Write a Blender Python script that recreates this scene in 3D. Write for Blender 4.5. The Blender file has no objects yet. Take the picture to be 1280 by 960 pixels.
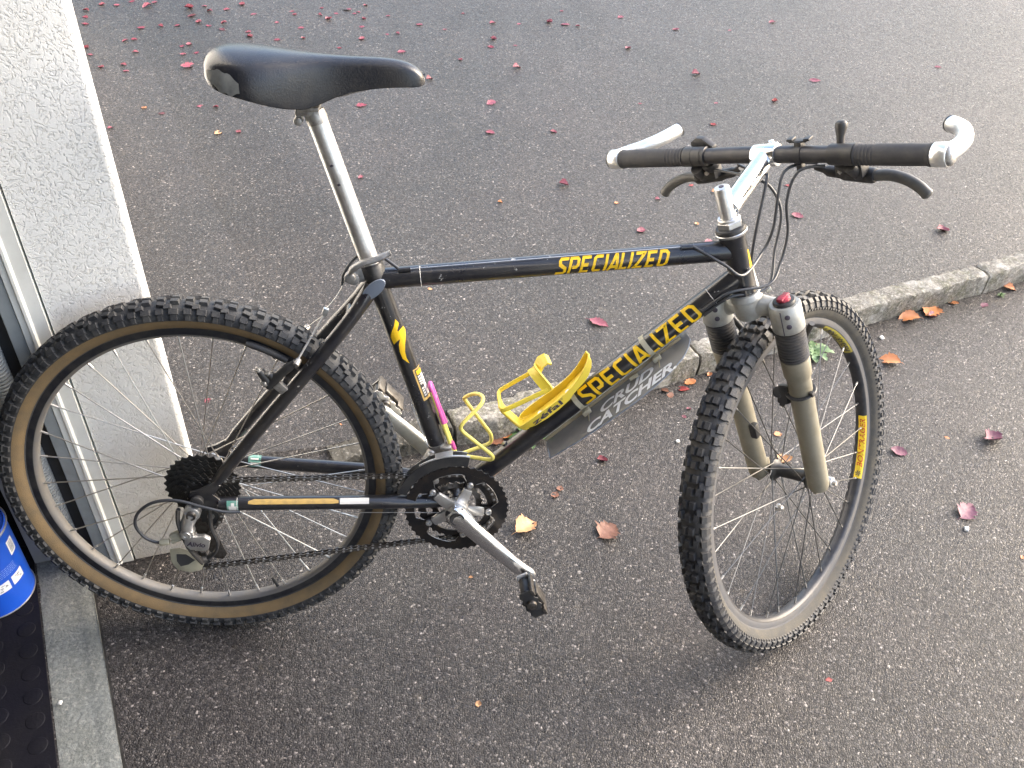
import bpy, bmesh, math, random
from mathutils import Matrix, Vector, noise
R_ = math.radians
random.seed(7)
sc = bpy.context.scene
# ------------------------------------------------------------------ camera
cam = bpy.data.cameras.new('camera')
cam.sensor_width = 36.0
cam.lens = 1155.03 / 1280 * 36
cam.clip_start = 0.02
cam.clip_end = 500
camo = bpy.data.objects.new('camera', cam)
sc.collection.objects.link(camo)
cr = Vector((0.99697306, -0.06944434, 0.03495989)); cu = Vector((0.0186683, 0.65032373, 0.75942777)); cf = Vector((0.07547321, 0.75647639, -0.64965165))
m = Matrix((cr, cu, -cf)).transposed().to_4x4()
m.translation = Vector((0.40227493, -1.12366009, 1.49022833))
camo.matrix_world = m
sc.camera = camo
# ------------------------------------------------------------------ light
SUN_AZ, SUN_EL = 74, 30       # azimuth clockwise from +Y
world = bpy.data.worlds.new('World'); sc.world = world; world.use_nodes = True
wn = world.node_tree
sky = wn.nodes.new('ShaderNodeTexSky'); sky.sky_type = 'NISHITA'; sky.sun_disc = False
sky.sun_elevation = R_(SUN_EL); sky.sun_rotation = R_(SUN_AZ)
sky.air_density = 1.0; sky.dust_density = 3.5; sky.ozone_density = 0.5
wn.links.new(sky.outputs[0], wn.nodes['Background'].inputs[0])
wn.nodes['Background'].inputs[1].default_value = 0.15
sun = bpy.data.lights.new('sun', 'SUN'); sun.energy = 0.80; sun.angle = R_(55); sun.color = (1, .97, .93)
suno = bpy.data.objects.new('sun', sun); sc.collection.objects.link(suno)
sd = Vector((math.sin(R_(SUN_AZ)) * math.cos(R_(SUN_EL)), math.cos(R_(SUN_AZ)) * math.cos(R_(SUN_EL)), math.sin(R_(SUN_EL))))
suno.rotation_euler = sd.to_track_quat('Z', 'Y').to_euler()
sc.view_settings.view_transform = 'Standard'; sc.view_settings.look = 'None'
sc.view_settings.exposure = 2.22; sc.view_settings.gamma = 1
sc.view_settings.use_curve_mapping = False

# ------------------------------------------------------------------ mesh builder
class G:
    def __init__(s): s.v = []; s.f = []; s.m = []
    def add(s, vs, fs, mi=0, mat=None):
        o = len(s.v)
        for p in vs:
            p = Vector(p)
            s.v.append(mat @ p if mat is not None else p)
        for f in fs: s.f.append(tuple(o + i for i in f)); s.m.append(mi)
        return s
    def tube(s, pts, rad, seg=10, caps=True, mi=0, flat=1.0, closed=False, up=None, mat=None):
        pts = [Vector(p) for p in pts]; n = len(pts)
        if not hasattr(rad, '__len__'): rad = [rad] * n
        vs = []; fs = []; prev = None
        for i, p in enumerate(pts):
            if closed: t = pts[(i + 1) % n] - pts[i - 1]
            else: t = pts[min(i + 1, n - 1)] - pts[max(i - 1, 0)]
            t.normalize()
            if prev is None:
                a = Vector(up) if up is not None else (Vector((0, 1, 0)) if abs(t.y) < .9 else Vector((0, 0, 1)))
                u = (a - t * a.dot(t)).normalized()
            else: u = (prev - t * prev.dot(t)).normalized()
            prev = u; w = t.cross(u)
            for k in range(seg):
                q = 2 * math.pi * k / seg
                vs.append(p + u * (rad[i] * math.cos(q)) + w * (rad[i] * flat * math.sin(q)))
        for i in range(n if closed else n - 1):
            j = (i + 1) % n
            for k in range(seg):
                k2 = (k + 1) % seg
                fs.append((i * seg + k, i * seg + k2, j * seg + k2, j * seg + k))
        if caps and not closed:
            fs.append(tuple(range(seg - 1, -1, -1))); fs.append(tuple((n - 1) * seg + k for k in range(seg)))
        return s.add(vs, fs, mi, mat)
    def cyl(s, a, b, r, seg=16, mi=0, r2=None, bev=0.0, mat=None):
        a = Vector(a); b = Vector(b); r2 = r if r2 is None else r2; L = (b - a).length
        if bev > 0:
            t = bev / L
            return s.tube([a, a + (b - a) * t * .3, a + (b - a) * t, b - (b - a) * t, b - (b - a) * t * .3, b], [r - bev, r - bev * .3, r, r2, r2 - bev * .3, r2 - bev], seg, True, mi, mat=mat)
        return s.tube([a, b], [r, r2], seg, True, mi, mat=mat)
    def lathe(s, prof, seg=48, mis=None, mat=None, mi=0, close=False):
        # prof: list of (radius, y) revolved about the local y axis
        n = len(prof); vs = []; base = len(s.v)
        for k in range(seg):
            q = 2 * math.pi * k / seg; c, d = math.cos(q), math.sin(q)
            for r, y in prof: vs.append((r * c, y, r * d))
        o = len(s.v)
        for p in vs: s.v.append(mat @ Vector(p) if mat is not None else Vector(p))
        for k in range(seg):
            k2 = (k + 1) % seg
            for j in range(n if close else n - 1):
                j2 = (j + 1) % n
                s.f.append((o + k * n + j, o + k2 * n + j, o + k2 * n + j2, o + k * n + j2)); s.m.append(mis[j] if mis else mi)
        return s
    def box(s, c, size, mat=None, bev=0.0, mi=0, rot=None, taper=1.0):
        bm = bmesh.new(); bmesh.ops.create_cube(bm, size=1)
        for v in bm.verts:
            k = taper if v.co.z > 0 else 1.0
            v.co = Vector((v.co.x * size[0] * k, v.co.y * size[1] * k, v.co.z * size[2]))
        if bev > 0: bmesh.ops.bevel(bm, geom=bm.edges[:], offset=bev, segments=2, profile=.6, affect='EDGES')
        M = Matrix.Translation(Vector(c))
        if rot is not None: M = M @ rot
        if mat is not None: M = mat @ M
        bm.verts.index_update()
        s.add([M @ v.co for v in bm.verts], [[v.index for v in f.verts] for f in bm.faces], mi); bm.free()
        return s
    def plate(s, outline, t, M=None, mi=0, bev=0.0):
        # outline (x, z) polygon extruded along local y by t, centred
        bm = bmesh.new(); vs = [bm.verts.new((x, -t / 2, z)) for x, z in outline]
        f = bm.faces.new(vs); r = bmesh.ops.extrude_face_region(bm, geom=[f])
        bmesh.ops.translate(bm, vec=(0, t, 0), verts=[g for g in r['geom'] if isinstance(g, bmesh.types.BMVert)])
        bmesh.ops.recalc_face_normals(bm, faces=bm.faces[:])
        if bev > 0: bmesh.ops.bevel(bm, geom=bm.edges[:], offset=bev, segments=2, profile=.6, affect='EDGES')
        bm.verts.index_update()
        s.add([v.co.copy() if M is None else M @ v.co for v in bm.verts], [[v.index for v in f.verts] for f in bm.faces], mi); bm.free()
        return s
    def ring(s, outer, rin, y, t, M=None, mi=0):
        # annulus with arbitrary outer outline: list of (angle, radius)
        n = len(outer); vs = []
        for yy in (y - t / 2, y + t / 2):
            for a, r in outer: vs.append((r * math.cos(a), yy, r * math.sin(a)))
            for a, r in outer: vs.append((rin * math.cos(a), yy, rin * math.sin(a)))
        fs = []
        for i in range(n):
            j = (i + 1) % n
            fs += [(i, j, n + j, n + i), (2 * n + i, 3 * n + i, 3 * n + j, 2 * n + j), (i, 2 * n + i, 2 * n + j, j), (n + i, n + j, 3 * n + j, 3 * n + i)]
        return s.add(vs, fs, mi, M)
    def build(s, name, mats, parent=None, matrix=None, smooth=38, label=None, recalc=True):
        me = bpy.data.meshes.new(name)
        me.from_pydata([tuple(p) for p in s.v], [], s.f); me.update()
        if not isinstance(mats, (list, tuple)): mats = [mats]
        for k in mats: me.materials.append(k)
        if len(mats) > 1: me.polygons.foreach_set('material_index', s.m)
        if recalc and len(s.f) < 60000:
            bm = bmesh.new(); bm.from_mesh(me); bmesh.ops.recalc_face_normals(bm, faces=bm.faces[:]); bm.to_mesh(me); bm.free()
        if smooth:
            me.polygons.foreach_set('use_smooth', [True] * len(me.polygons))
            me.set_sharp_from_angle(angle=R_(smooth))
        o = bpy.data.objects.new(name, me); sc.collection.objects.link(o)
        if parent is not None: o.parent = parent
        if matrix is not None: o.matrix_local = matrix
        if label: o['label'] = label
        return o

def empty(name, loc=(0, 0, 0), rot=(0, 0, 0), parent=None):
    o = bpy.data.objects.new(name, None); sc.collection.objects.link(o); o.location = loc; o.rotation_euler = rot
    o.empty_display_size = .05
    if parent is not None: o.parent = parent
    return o
def tag(o, label, cat, group=None):
    o['label'] = label; o['category'] = cat
    if group: o['group'] = group
    return o
def structure(o): o['kind'] = 'structure'; return o
def inst(o, parent=None, matrix=None, name=None):
    c = o.copy(); sc.collection.objects.link(c)
    if parent is not None: c.parent = parent
    if matrix is not None: c.matrix_local = matrix
    return c
def smooth_path(P, n=8, closed=False):
    P = [Vector(p) for p in P]; out = []; N = len(P)
    for i in range(N if closed else N - 1):
        if closed: a, b, c, d = P[i - 1], P[i], P[(i + 1) % N], P[(i + 2) % N]
        else: a, b, c, d = P[max(i - 1, 0)], P[i], P[i + 1], P[min(i + 2, N - 1)]
        for k in range(n):
            t = k / n
            out.append(.5 * ((2 * b) + (c - a) * t + (2 * a - 5 * b + 4 * c - d) * t * t + (3 * b - a - 3 * c + d) * t ** 3))
    if not closed: out.append(P[-1])
    return out
def round_path(P, r, n=5, closed=False):
    # polyline with rounded corners
    P = [Vector(p) for p in P]; N = len(P); out = []
    for i in range(N):
        if not closed and i in (0, N - 1): out.append(P[i]); continue
        a, b, c = P[i - 1], P[i], P[(i + 1) % N]
        u = (a - b); w = (c - b); ru = min(r, u.length * .45); rw = min(r, w.length * .45)
        p = b + u.normalized() * ru; q = b + w.normalized() * rw
        for k in range(n + 1):
            t = k / n; out.append(p * (1 - t) ** 2 + b * 2 * t * (1 - t) + q * t * t)
    return out
def basis(x, y, z, o):
    M = Matrix((Vector(x), Vector(y), Vector(z))).transposed().to_4x4(); M.translation = Vector(o); return M

# ------------------------------------------------------------------ materials
def nodes(name):
    mt = bpy.data.materials.new(name); mt.use_nodes = True; nt = mt.node_tree
    return mt, nt, nt.nodes['Principled BSDF'], nt.nodes, nt.links
def coords(N, L, sc_=None):
    tc = N.new('ShaderNodeTexCoord'); return tc.outputs['Object']
def tex_noise(N, L, co, scale, detail=4, rough=.6):
    n = N.new('ShaderNodeTexNoise'); n.inputs['Scale'].default_value = scale; n.inputs['Detail'].default_value = detail; n.inputs['Roughness'].default_value = rough
    L.new(co, n.inputs['Vector']); return n.outputs['Fac']
def ramp(N, L, fac, stops):
    r = N.new('ShaderNodeValToRGB'); e = r.color_ramp.elements
    while len(e) < len(stops): e.new(.5)
    for k, (p, c) in enumerate(stops):
        e[k].position = p; e[k].color = (c, c, c, 1) if not hasattr(c, '__len__') else (*c, 1)
    L.new(fac, r.inputs[0]); return r.outputs[0]
def mixc(N, L, fac, a, b, mode='MIX'):
    x = N.new('ShaderNodeMix'); x.data_type = 'RGBA'; x.blend_type = mode
    for sock, v in ((x.inputs[0], fac), (x.inputs[6], a), (x.inputs[7], b)):
        if hasattr(v, 'is_output'): L.new(v, sock)
        elif hasattr(v, '__len__'): sock.default_value = (*v, 1)
        else: sock.default_value = v
    return x.outputs[2]
def bump(N, L, h, strength, dist, prev=None):
    b = N.new('ShaderNodeBump'); b.inputs['Strength'].default_value = strength; b.inputs['Distance'].default_value = dist
    L.new(h, b.inputs['Height'])
    if prev is not None: L.new(prev, b.inputs['Normal'])
    return b.outputs[0]
def mat(name, col, rough=.5, metal=0.0, dirt=None, dirt_amt=.35, scale=40, bmp=0.0, bscale=200, coat=0.0, spots=0.0, rvar=.12, spec=None, chips=0.0):
    """base colour + patchy dirt layer + roughness variation + fine relief"""
    mt, nt, B, N, L = nodes(name); co = coords(N, L)
    n1 = tex_noise(N, L, co, scale, 5, .65)
    dirt = dirt or tuple(c * .6 + .05 for c in col)
    fac = ramp(N, L, n1, [(.42, 0.0), (.72, dirt_amt)])
    c = mixc(N, L, fac, col, dirt)
    if spots > 0:
        n2 = tex_noise(N, L, co, scale * 7, 3, .7)
        f2 = ramp(N, L, n2, [(.62, 0.0), (.70, spots)])
        c = mixc(N, L, f2, c, tuple(min(1, x * 1.3 + .04) for x in dirt))
    if chips > 0:
        n4 = tex_noise(N, L, co, 75, 3, .8); n5 = tex_noise(N, L, co, 9, 2, .5)
        mm = N.new('ShaderNodeMath'); mm.operation = 'MULTIPLY'; L.new(ramp(N, L, n4, [(.665, 0.0), (.685, chips)]), mm.inputs[0]); L.new(ramp(N, L, n5, [(.47, 0.0), (.56, 1.0)]), mm.inputs[1])
        c = mixc(N, L, mm.outputs[0], c, (.34, .33, .31))
    L.new(c, B.inputs['Base Color'])
    B.inputs['Metallic'].default_value = metal
    mr = N.new('ShaderNodeMapRange'); mr.inputs[3].default_value = max(.03, rough - rvar * .5); mr.inputs[4].default_value = min(1, rough + rvar)
    L.new(n1, mr.inputs[0]); L.new(mr.outputs[0], B.inputs['Roughness'])
    if coat: B.inputs['Coat Weight'].default_value = coat; B.inputs['Coat Roughness'].default_value = .12
    if spec is not None: B.inputs['Specular IOR Level'].default_value = spec
    if bmp > 0:
        n3 = tex_noise(N, L, co, bscale, 4, .6); L.new(bump(N, L, n3, bmp, .002), B.inputs['Normal'])
    return mt

def mk_asphalt():
    mt, nt, B, N, L = nodes('asphalt'); co = coords(N, L)
    def vor(scale, feat='F1'):
        v = N.new('ShaderNodeTexVoronoi'); v.feature = feat; v.inputs['Scale'].default_value = scale; L.new(co, v.inputs['Vector']); return v
    v1 = vor(232); v2 = vor(410); e1 = vor(232, 'DISTANCE_TO_EDGE')
    sep = N.new('ShaderNodeSeparateColor'); L.new(v1.outputs['Color'], sep.inputs[0])
    c1 = ramp(N, L, sep.outputs[0], [(0, (.006, .006, .007)), (.35, (.020, .0197, .0205)), (.65, (.036, .0355, .0365)), (.88, (.060, .0588, .060)), (.965, (.12, .119, .118)), (1, (.33, .325, .32))])
    sep2 = N.new('ShaderNodeSeparateColor'); L.new(v2.outputs['Color'], sep2.inputs[0])
    c2 = ramp(N, L, sep2.outputs[1], [(0, (.008, .008, .009)), (.5, (.024, .0235, .0245)), (.9, (.055, .0545, .055)), (1, (.20, .20, .20))])
    nm = tex_noise(N, L, co, 60, 3)
    c = mixc(N, L, ramp(N, L, nm, [(.4, 0.25), (.65, .75)]), c1, c2)
    # bitumen between the stones
    edge = ramp(N, L, e1.outputs['Distance'], [(0, 1.0), (.0009 * 185, 0.0)])
    c = mixc(N, L, mixc(N, L, .55, (0, 0, 0), edge, 'MULTIPLY') if False else ramp(N, L, e1.outputs['Distance'], [(0, .65), (.16, 0.0)]), c, (.010, .010, .011))
    # reddish / brown tint and large worn patches
    big = tex_noise(N, L, co, 1.6, 5, .6)
    c = mixc(N, L, ramp(N, L, big, [(.38, 0.0), (.62, .75)]), c, mixc(N, L, 1.0, c, (1.42, 1.34, 1.32), 'MULTIPLY'))
    mid = tex_noise(N, L, co, 7.5, 4, .6)
    c = mixc(N, L, ramp(N, L, mid, [(.40, 0.0), (.62, .45)]), c, mixc(N, L, 1.0, c, (.70, .69, .72), 'MULTIPLY'))
    st = tex_noise(N, L, co, 16, 5, .75)
    c = mixc(N, L, ramp(N, L, st, [(.62, 0.0), (.76, .45)]), c, (.12, .105, .08))
    c = mixc(N, L, 1.0, c, (1.13, 1.08, 1.03), 'MULTIPLY')
    L.new(c, B.inputs['Base Color']); B.inputs['Specular IOR Level'].default_value = .34
    rr = N.new('ShaderNodeMapRange'); rr.inputs[3].default_value = .26; rr.inputs[4].default_value = .68
    L.new(sep.outputs[2], rr.inputs[0]); L.new(rr.outputs[0], B.inputs['Roughness'])
    h = N.new('ShaderNodeMath'); h.operation = 'MULTIPLY_ADD'; L.new(sep.outputs[1], h.inputs[0]); h.inputs[1].default_value = .6
    inv = ramp(N, L, e1.outputs['Distance'], [(0, 0.0), (.22, 1.0)])
    L.new(inv, h.inputs[2])
    b1 = bump(N, L, h.outputs[0], .6, .0014)
    b2 = bump(N, L, nm, .35, .004, b1)
    # each stone tips its own way, as broken aggregate does
    L.new(b2, B.inputs['Normal'])
    return mt

def mk_plaster():
    mt, nt, B, N, L = nodes('plaster'); co = coords(N, L)
    w = N.new('ShaderNodeTexNoise'); w.inputs['Scale'].default_value = 55; w.inputs['Detail'].default_value = 3; L.new(co, w.inputs['Vector'])
    add = N.new('ShaderNodeMixRGB'); add.blend_type = 'ADD'; add.inputs[0].default_value = .035
    L.new(co, add.inputs[1]); L.new(w.outputs['Color'], add.inputs[2])
    n1 = tex_noise(N, L, add.outputs[0], 190, 3, .55)
    grooves = ramp(N, L, n1, [(.36, 0.0), (.47, .9), (.6, 1.0)])
    fine = tex_noise(N, L, co, 420, 3, .6)
    big = tex_noise(N, L, co, 5, 4, .6)
    c = mixc(N, L, ramp(N, L, big, [(.4, 0.0), (.7, .5)]), (.88, .88, .85), (.83, .84, .82))
    c = mixc(N, L, ramp(N, L, n1, [(.36, .14), (.46, 0.0)]), c, (.52, .53, .52))
    # noise-broken grey-brown tone, stronger towards the foot of the wall
    sx = N.new('ShaderNodeSeparateXYZ'); L.new(co, sx.inputs[0])
    zz = N.new('ShaderNodeMath'); zz.operation = 'ADD'; L.new(sx.outputs[2], zz.inputs[0])
    nn = N.new('ShaderNodeMath'); nn.operation = 'MULTIPLY'; L.new(tex_noise(N, L, co, 24, 5), nn.inputs[0]); nn.inputs[1].default_value = -.22; L.new(nn.outputs[0], zz.inputs[1])
    c = mixc(N, L, ramp(N, L, zz.outputs[0], [(0, .75), (.10, .25), (.42, 0.0)]), c, (.42, .39, .34))
    L.new(c, B.inputs['Base Color']); B.inputs['Roughness'].default_value = .9
    b1 = bump(N, L, grooves, .8, .0016); L.new(bump(N, L, fine, .3, .0008, b1), B.inputs['Normal'])
    return mt

def mk_concrete(name, a, b, moss=False):
    mt, nt, B, N, L = nodes(name); co = coords(N, L)
    n1 = tex_noise(N, L, co, 14, 6, .7); n2 = tex_noise(N, L, co, 130, 4, .7)
    c = mixc(N, L, ramp(N, L, n1, [(.35, 0.0), (.65, 1.0)]), a, b)
    c = mixc(N, L, ramp(N, L, n2, [(.42, .55), (.58, 0.0)]), c, tuple(x * .45 for x in a))
    v = N.new('ShaderNodeTexVoronoi'); v.inputs['Scale'].default_value = 240; L.new(co, v.inputs['Vector'])
    sp = N.new('ShaderNodeSeparateColor'); L.new(v.outputs['Color'], sp.inputs[0])
    c = mixc(N, L, ramp(N, L, sp.outputs[0], [(.80, 0.0), (.97, .22)]), c, (.45, .44, .41))
    if moss:
        g = tex_noise(N, L, co, 26, 5, .7)
        sx = N.new('ShaderNodeSeparateXYZ'); L.new(co, sx.inputs[0])
        c = mixc(N, L, ramp(N, L, g, [(.48, 0.0), (.62, .6)]), c, (.10, .10, .055))
        g3 = tex_noise(N, L, co, 120, 5, .85)
        c = mixc(N, L, ramp(N, L, g3, [(.40, .75), (.50, 0.0)]), c, (.05, .046, .038))
        c = mixc(N, L, ramp(N, L, g3, [(.55, 0.0), (.66, .7)]), c, (.50, .48, .44))
        g2 = tex_noise(N, L, co, 9, 4, .7)
        c = mixc(N, L, ramp(N, L, g2, [(.55, 0.0), (.68, .45)]), c, (.52, .51, .48))
    L.new(c, B.inputs['Base Color']); B.inputs['Roughness'].default_value = .88
    b1 = bump(N, L, n2, .7, .003); L.new(bump(N, L, n1, .5, .006, b1), B.inputs['Normal'])
    return mt

def mk_leaf(name, a, b, rough=.5):
    mt, nt, B, N, L = nodes(name); co = coords(N, L)
    n = tex_noise(N, L, co, 60, 5, .7)
    L.new(mixc(N, L, ramp(N, L, n, [(.35, 0.0), (.65, 1.0)]), a, b), B.inputs['Base Color'])
    B.inputs['Roughness'].default_value = rough
    B.inputs['Subsurface Weight'].default_value = .0
    L.new(bump(N, L, n, .5, .0015), B.inputs['Normal'])
    return mt

ASPH = mk_asphalt(); PLAST = mk_plaster()
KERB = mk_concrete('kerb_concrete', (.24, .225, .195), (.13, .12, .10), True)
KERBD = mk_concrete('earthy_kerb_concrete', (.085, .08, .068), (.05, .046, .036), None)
THRESH = mk_concrete('threshold_concrete', (.20, .215, .21), (.155, .165, .155))
FLOORC = mk_concrete('garage_concrete', (.22, .22, .21), (.16, .16, .15))
INWALL = mat('inner_wall', (.60, .60, .58), .9, dirt=(.45, .45, .44))
WTRIM = mat('white_trim', (.80, .81, .77), .45, dirt=(.45, .44, .38), dirt_amt=.3, scale=12, spots=.1)
GALV = mat('galvanised', (.36, .40, .42), .5, .35, dirt=(.28, .30, .31), dirt_amt=.7, scale=22)
GALVD = mat('dull_plate', (.22, .225, .23), .6, .2)
SPRING = mat('spring_steel', (.52, .55, .55), .45, .35, dirt=(.3, .29, .26), dirt_amt=.4, scale=30)
SHADOWY = mat('dark_metal_gap_shade', (.055, .055, .058), .6, .2)  # dark metal; also carries the painted shade of the door gap
MATR = mat('mat_rubber', (.005, .005, .009), .6, 0, dirt=(.014, .013, .013), dirt_amt=.5, scale=10, bmp=.3, spec=.18)
BLUE = mat('blue_paint', (.010, .085, .56), .32, 0, dirt=(.01, .07, .48), dirt_amt=.5, scale=8, coat=.3)
PRINT = mat('white_print', (.72, .74, .78), .5)
PRINTDIM = mat('faint_print', (.25, .36, .72), .5)
PRINTG = mat('grey_print', (.28, .30, .36), .5)
INK = mat('dark_print', (.05, .04, .06), .5)
BLACKP = mat('black_paint', (.011, .011, .015), .27, 0, dirt=(.05, .046, .038), dirt_amt=.45, scale=30, coat=.6, spots=.25, chips=.9)
BLACKPD = mat('dusty_black_paint', (.018, .018, .018), .42, 0, dirt=(.10, .09, .075), dirt_amt=.7, scale=45, spots=.5)
YEL = mat('yellow_decal', (.86, .53, .012), .35, dirt=(.6, .36, .01), dirt_amt=.3)
GOLDL = mat('gold_line', (.55, .36, .11), .4, dirt=(.3, .2, .08), dirt_amt=.6, scale=90, spots=.3)
GREENS = mat('green_sticker', (.10, .26, .21), .4, dirt=(.4, .45, .4), dirt_amt=.5, scale=120)
GREYCAP = mat('grey_patch', (.18, .21, .26), .6)
TREAD = mat('tyre_rubber', (.030, .031, .034), .62, 0, dirt=(.085, .082, .075), dirt_amt=.75, scale=38, bmp=.4, bscale=500, spots=.25)
TREADF = mat('front_tyre_rubber', (.026, .027, .031), .5, 0, dirt=(.075, .07, .06), dirt_amt=.6, scale=30, bmp=.4, bscale=500, spots=.2)
SIDEF = mat('dusty_sidewall', (.060, .062, .066), .8, 0, dirt=(.11, .10, .085), dirt_amt=.8, scale=24, bmp=.4, bscale=600, spots=.3)
TAN = mat('tan_sidewall', (.20, .135, .065), .8, 0, dirt=(.12, .095, .06), dirt_amt=.75, scale=30, bmp=.3, bscale=700, spots=.2)
TANF = mat('dirty_tan_sidewall', (.052, .050, .046), .85, 0, dirt=(.115, .10, .072), dirt_amt=.65, scale=26, bmp=.3, bscale=700, spots=.3)
RIMB = mat('black_rim', (.02, .021, .027), .32, .3, dirt=(.08, .075, .065), dirt_amt=.5)
BRIGHT = mat('bright_alloy', (.84, .85, .84), .30, .85, dirt=(.6, .6, .58), dirt_amt=.3)
RIMG = mat('grey_rim', (.145, .14, .135), .55, .3, dirt=(.18, .16, .13), dirt_amt=.7, scale=35, spots=.3)
RIMF = mat('dark_rim', (.03, .032, .038), .4, .3, dirt=(.11, .10, .09), dirt_amt=.5)
RIMS = mat('rim_brake_track', (.10, .103, .112), .45, .4, dirt=(.14, .13, .12), dirt_amt=.6)
SPK = mat('spoke_steel', (.55, .53, .50), .32, .9, dirt=(.3, .25, .2), dirt_amt=.4)
SPKD = mat('dark_spoke', (.12, .12, .12), .35, .8)
QRG = mat('worn_grey_alloy', (.30, .30, .30), .42, .7, dirt=(.12, .11, .09), dirt_amt=.6, scale=50)
LEVER = mat('worn_black_lever', (.085, .085, .082), .45, .2, dirt=(.17, .16, .14), dirt_amt=.6, scale=30)
CHROME = mat('polished_alloy', (.82, .83, .85), .16, 1.0, dirt=(.5, .5, .5), dirt_amt=.35, scale=60)
ALU = mat('satin_alloy', (.62, .62, .62), .36, .9, dirt=(.30, .27, .22), dirt_amt=.5, scale=50, spots=.2)
ALUD = mat('dirty_alloy', (.42, .41, .39), .45, .8, dirt=(.12, .10, .08), dirt_amt=.85, scale=70, spots=.4)
SILP = mat('silver_paint', (.40, .405, .385), .42, .35, dirt=(.22, .20, .15), dirt_amt=.6, scale=35, spots=.35)
CREAM = mat('crank_silver', (.60, .60, .54), .42, .45, dirt=(.35, .32, .25), dirt_amt=.5, scale=40)
FORKG = mat('champagne_fork_paint', (.26, .24, .185), .48, .3, dirt=(.17, .145, .095), dirt_amt=.6, scale=28, spots=.35)
BOOT = mat('boot_rubber', (.035, .035, .038), .6, 0, dirt=(.09, .08, .065), dirt_amt=.6)
BPLAST = mat('black_plastic', (.022, .022, .024), .42, 0, dirt=(.07, .065, .055), dirt_amt=.5)
GRIP = mat('grip_rubber', (.035, .035, .038), .72, 0, dirt=(.08, .075, .07), dirt_amt=.6, scale=60)
BAR = mat('black_bar', (.045, .045, .05), .38, .5, dirt=(.10, .095, .09), dirt_amt=.5)
LEATHER = mat('saddle_leather', (.013, .014, .018), .20, 0, dirt=(.045, .04, .034), dirt_amt=.45, scale=26, bmp=.2, bscale=420, spots=.12)
SCUFF = mat('saddle_scuffed_vinyl', (.17, .17, .155), .6, 0, dirt=(.04, .04, .04), dirt_amt=.6, scale=60)
YPL = mat('yellow_plastic', (.80, .60, .05), .4, 0, dirt=(.6, .45, .10), dirt_amt=.4, scale=30)
YWIRE = mat('yellow_wire', (.78, .66, .14), .38, 0, dirt=(.62, .55, .20), dirt_amt=.4)
PINK = mat('pink_paint', (.62, .10, .33), .35, 0, dirt=(.5, .07, .2), dirt_amt=.4)
SMOKE = None
CHAINM = mat('oily_steel', (.16, .15, .14), .35, .85, dirt=(.04, .03, .02), dirt_amt=.9, scale=120)
CASS = mat('greasy_cassette', (.05, .048, .045), .5, .6, dirt=(.02, .018, .015), dirt_amt=.8, scale=90)
RINGB = mat('black_chainring', (.016, .016, .018), .34, .4, dirt=(.07, .05, .035), dirt_amt=.5, scale=50)
RED = mat('red_cap', (.45, .03, .06), .4, 0, dirt=(.03, .03, .03), dirt_amt=.9, scale=60)
CABLE = mat('cable_housing', (.035, .037, .042), .33, 0, dirt=(.06, .06, .06), dirt_amt=.4, coat=.2)
STRAP = mat('grey_strap', (.40, .375, .28), .6, 0, dirt=(.16, .14, .1), dirt_amt=.5)
CLEARE = mat('dusty_clear_edge', (.34, .28, .17), .5, 0, dirt=(.16, .13, .08), dirt_amt=.7, scale=40)
GLETTER = mat('grey_lettering', (.66, .69, .72), .55, 0, dirt=(.45, .46, .47), dirt_amt=.4)
WHITEP = mat('worn_white', (.68, .66, .62), .5)
mt, nt, B, N, L = nodes('smoked_sheet'); SMOKE = mt
co = coords(N, L); n1 = tex_noise(N, L, co, 40, 4)
L.new(mixc(N, L, ramp(N, L, n1, [(.35, 0.0), (.7, 1.0)]), (.17, .178, .183), (.22, .22, .215)), B.inputs['Base Color'])
B.inputs['Roughness'].default_value = .42; B.inputs['Alpha'].default_value = .70
LEAFM = {
 'pink': mk_leaf('pink_leaf', (.25, .065, .095), (.15, .035, .05)), 'crimson': mk_leaf('crimson_leaf', (.20, .022, .045), (.12, .018, .03)),
 'red': mk_leaf('red_leaf', (.34, .055, .05), (.18, .02, .02)), 'maroon': mk_leaf('maroon_leaf', (.065, .012, .018), (.10, .02, .025)),
 'orange': mk_leaf('orange_leaf', (.58, .25, .10), (.40, .15, .06)), 'brown': mk_leaf('brown_leaf', (.24, .11, .065), (.14, .06, .04)),
 'tan': mk_leaf('tan_leaf', (.58, .34, .17), (.45, .23, .11)), 'plum': mk_leaf('plum_leaf', (.20, .065, .10), (.12, .04, .065))}
GREEN = mk_leaf('green_leaf', (.075, .14, .04), (.045, .09, .025)); GREEN2 = mk_leaf('pale_green_leaf', (.16, .24, .12), (.09, .16, .06))
PEB = mat('white_pebble', (.7, .7, .68), .7)
# ------------------------------------------------------------------ ground
def gbase(x): return .004 - .021 * min(max(x, -.3), 1.2)
KB = [(2.9, 1.34), (2.139, 1.06), (2.005, 1.008), (1.594, .862), (1.366, .773), (1.042, .645), (.938, .598), (.525, .421), (.413, .398), (.304, .366), (.16, .338)][::-1]
_k = [Vector((x, y, 0)) for x, y in KB]
dl = (_k[1] - _k[0]).normalized(); dr = (_k[-1] - _k[-2]).normalized()
PL = [Vector((-40, .338 - 6, 0)), Vector((-8, -.9, 0)), Vector((-2.5, -.08, 0)), Vector((-.6, .24, 0))] + _k + [_k[-1] + dr * t for t in (1, 3, 8, 40)]
def kheight(x): return .065 * min(1, max(0, (x - .1) / .35))
def arc(P):
    s = [0]
    for a, b in zip(P, P[1:]): s.append(s[-1] + (b - a).length)
    return s
S_ = arc(PL)
def along(s):
    for i in range(len(S_) - 1):
        if s <= S_[i + 1] or i == len(S_) - 2:
            t = (s - S_[i]) / (S_[i + 1] - S_[i]); p = PL[i].lerp(PL[i + 1], t)
            return p
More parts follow.
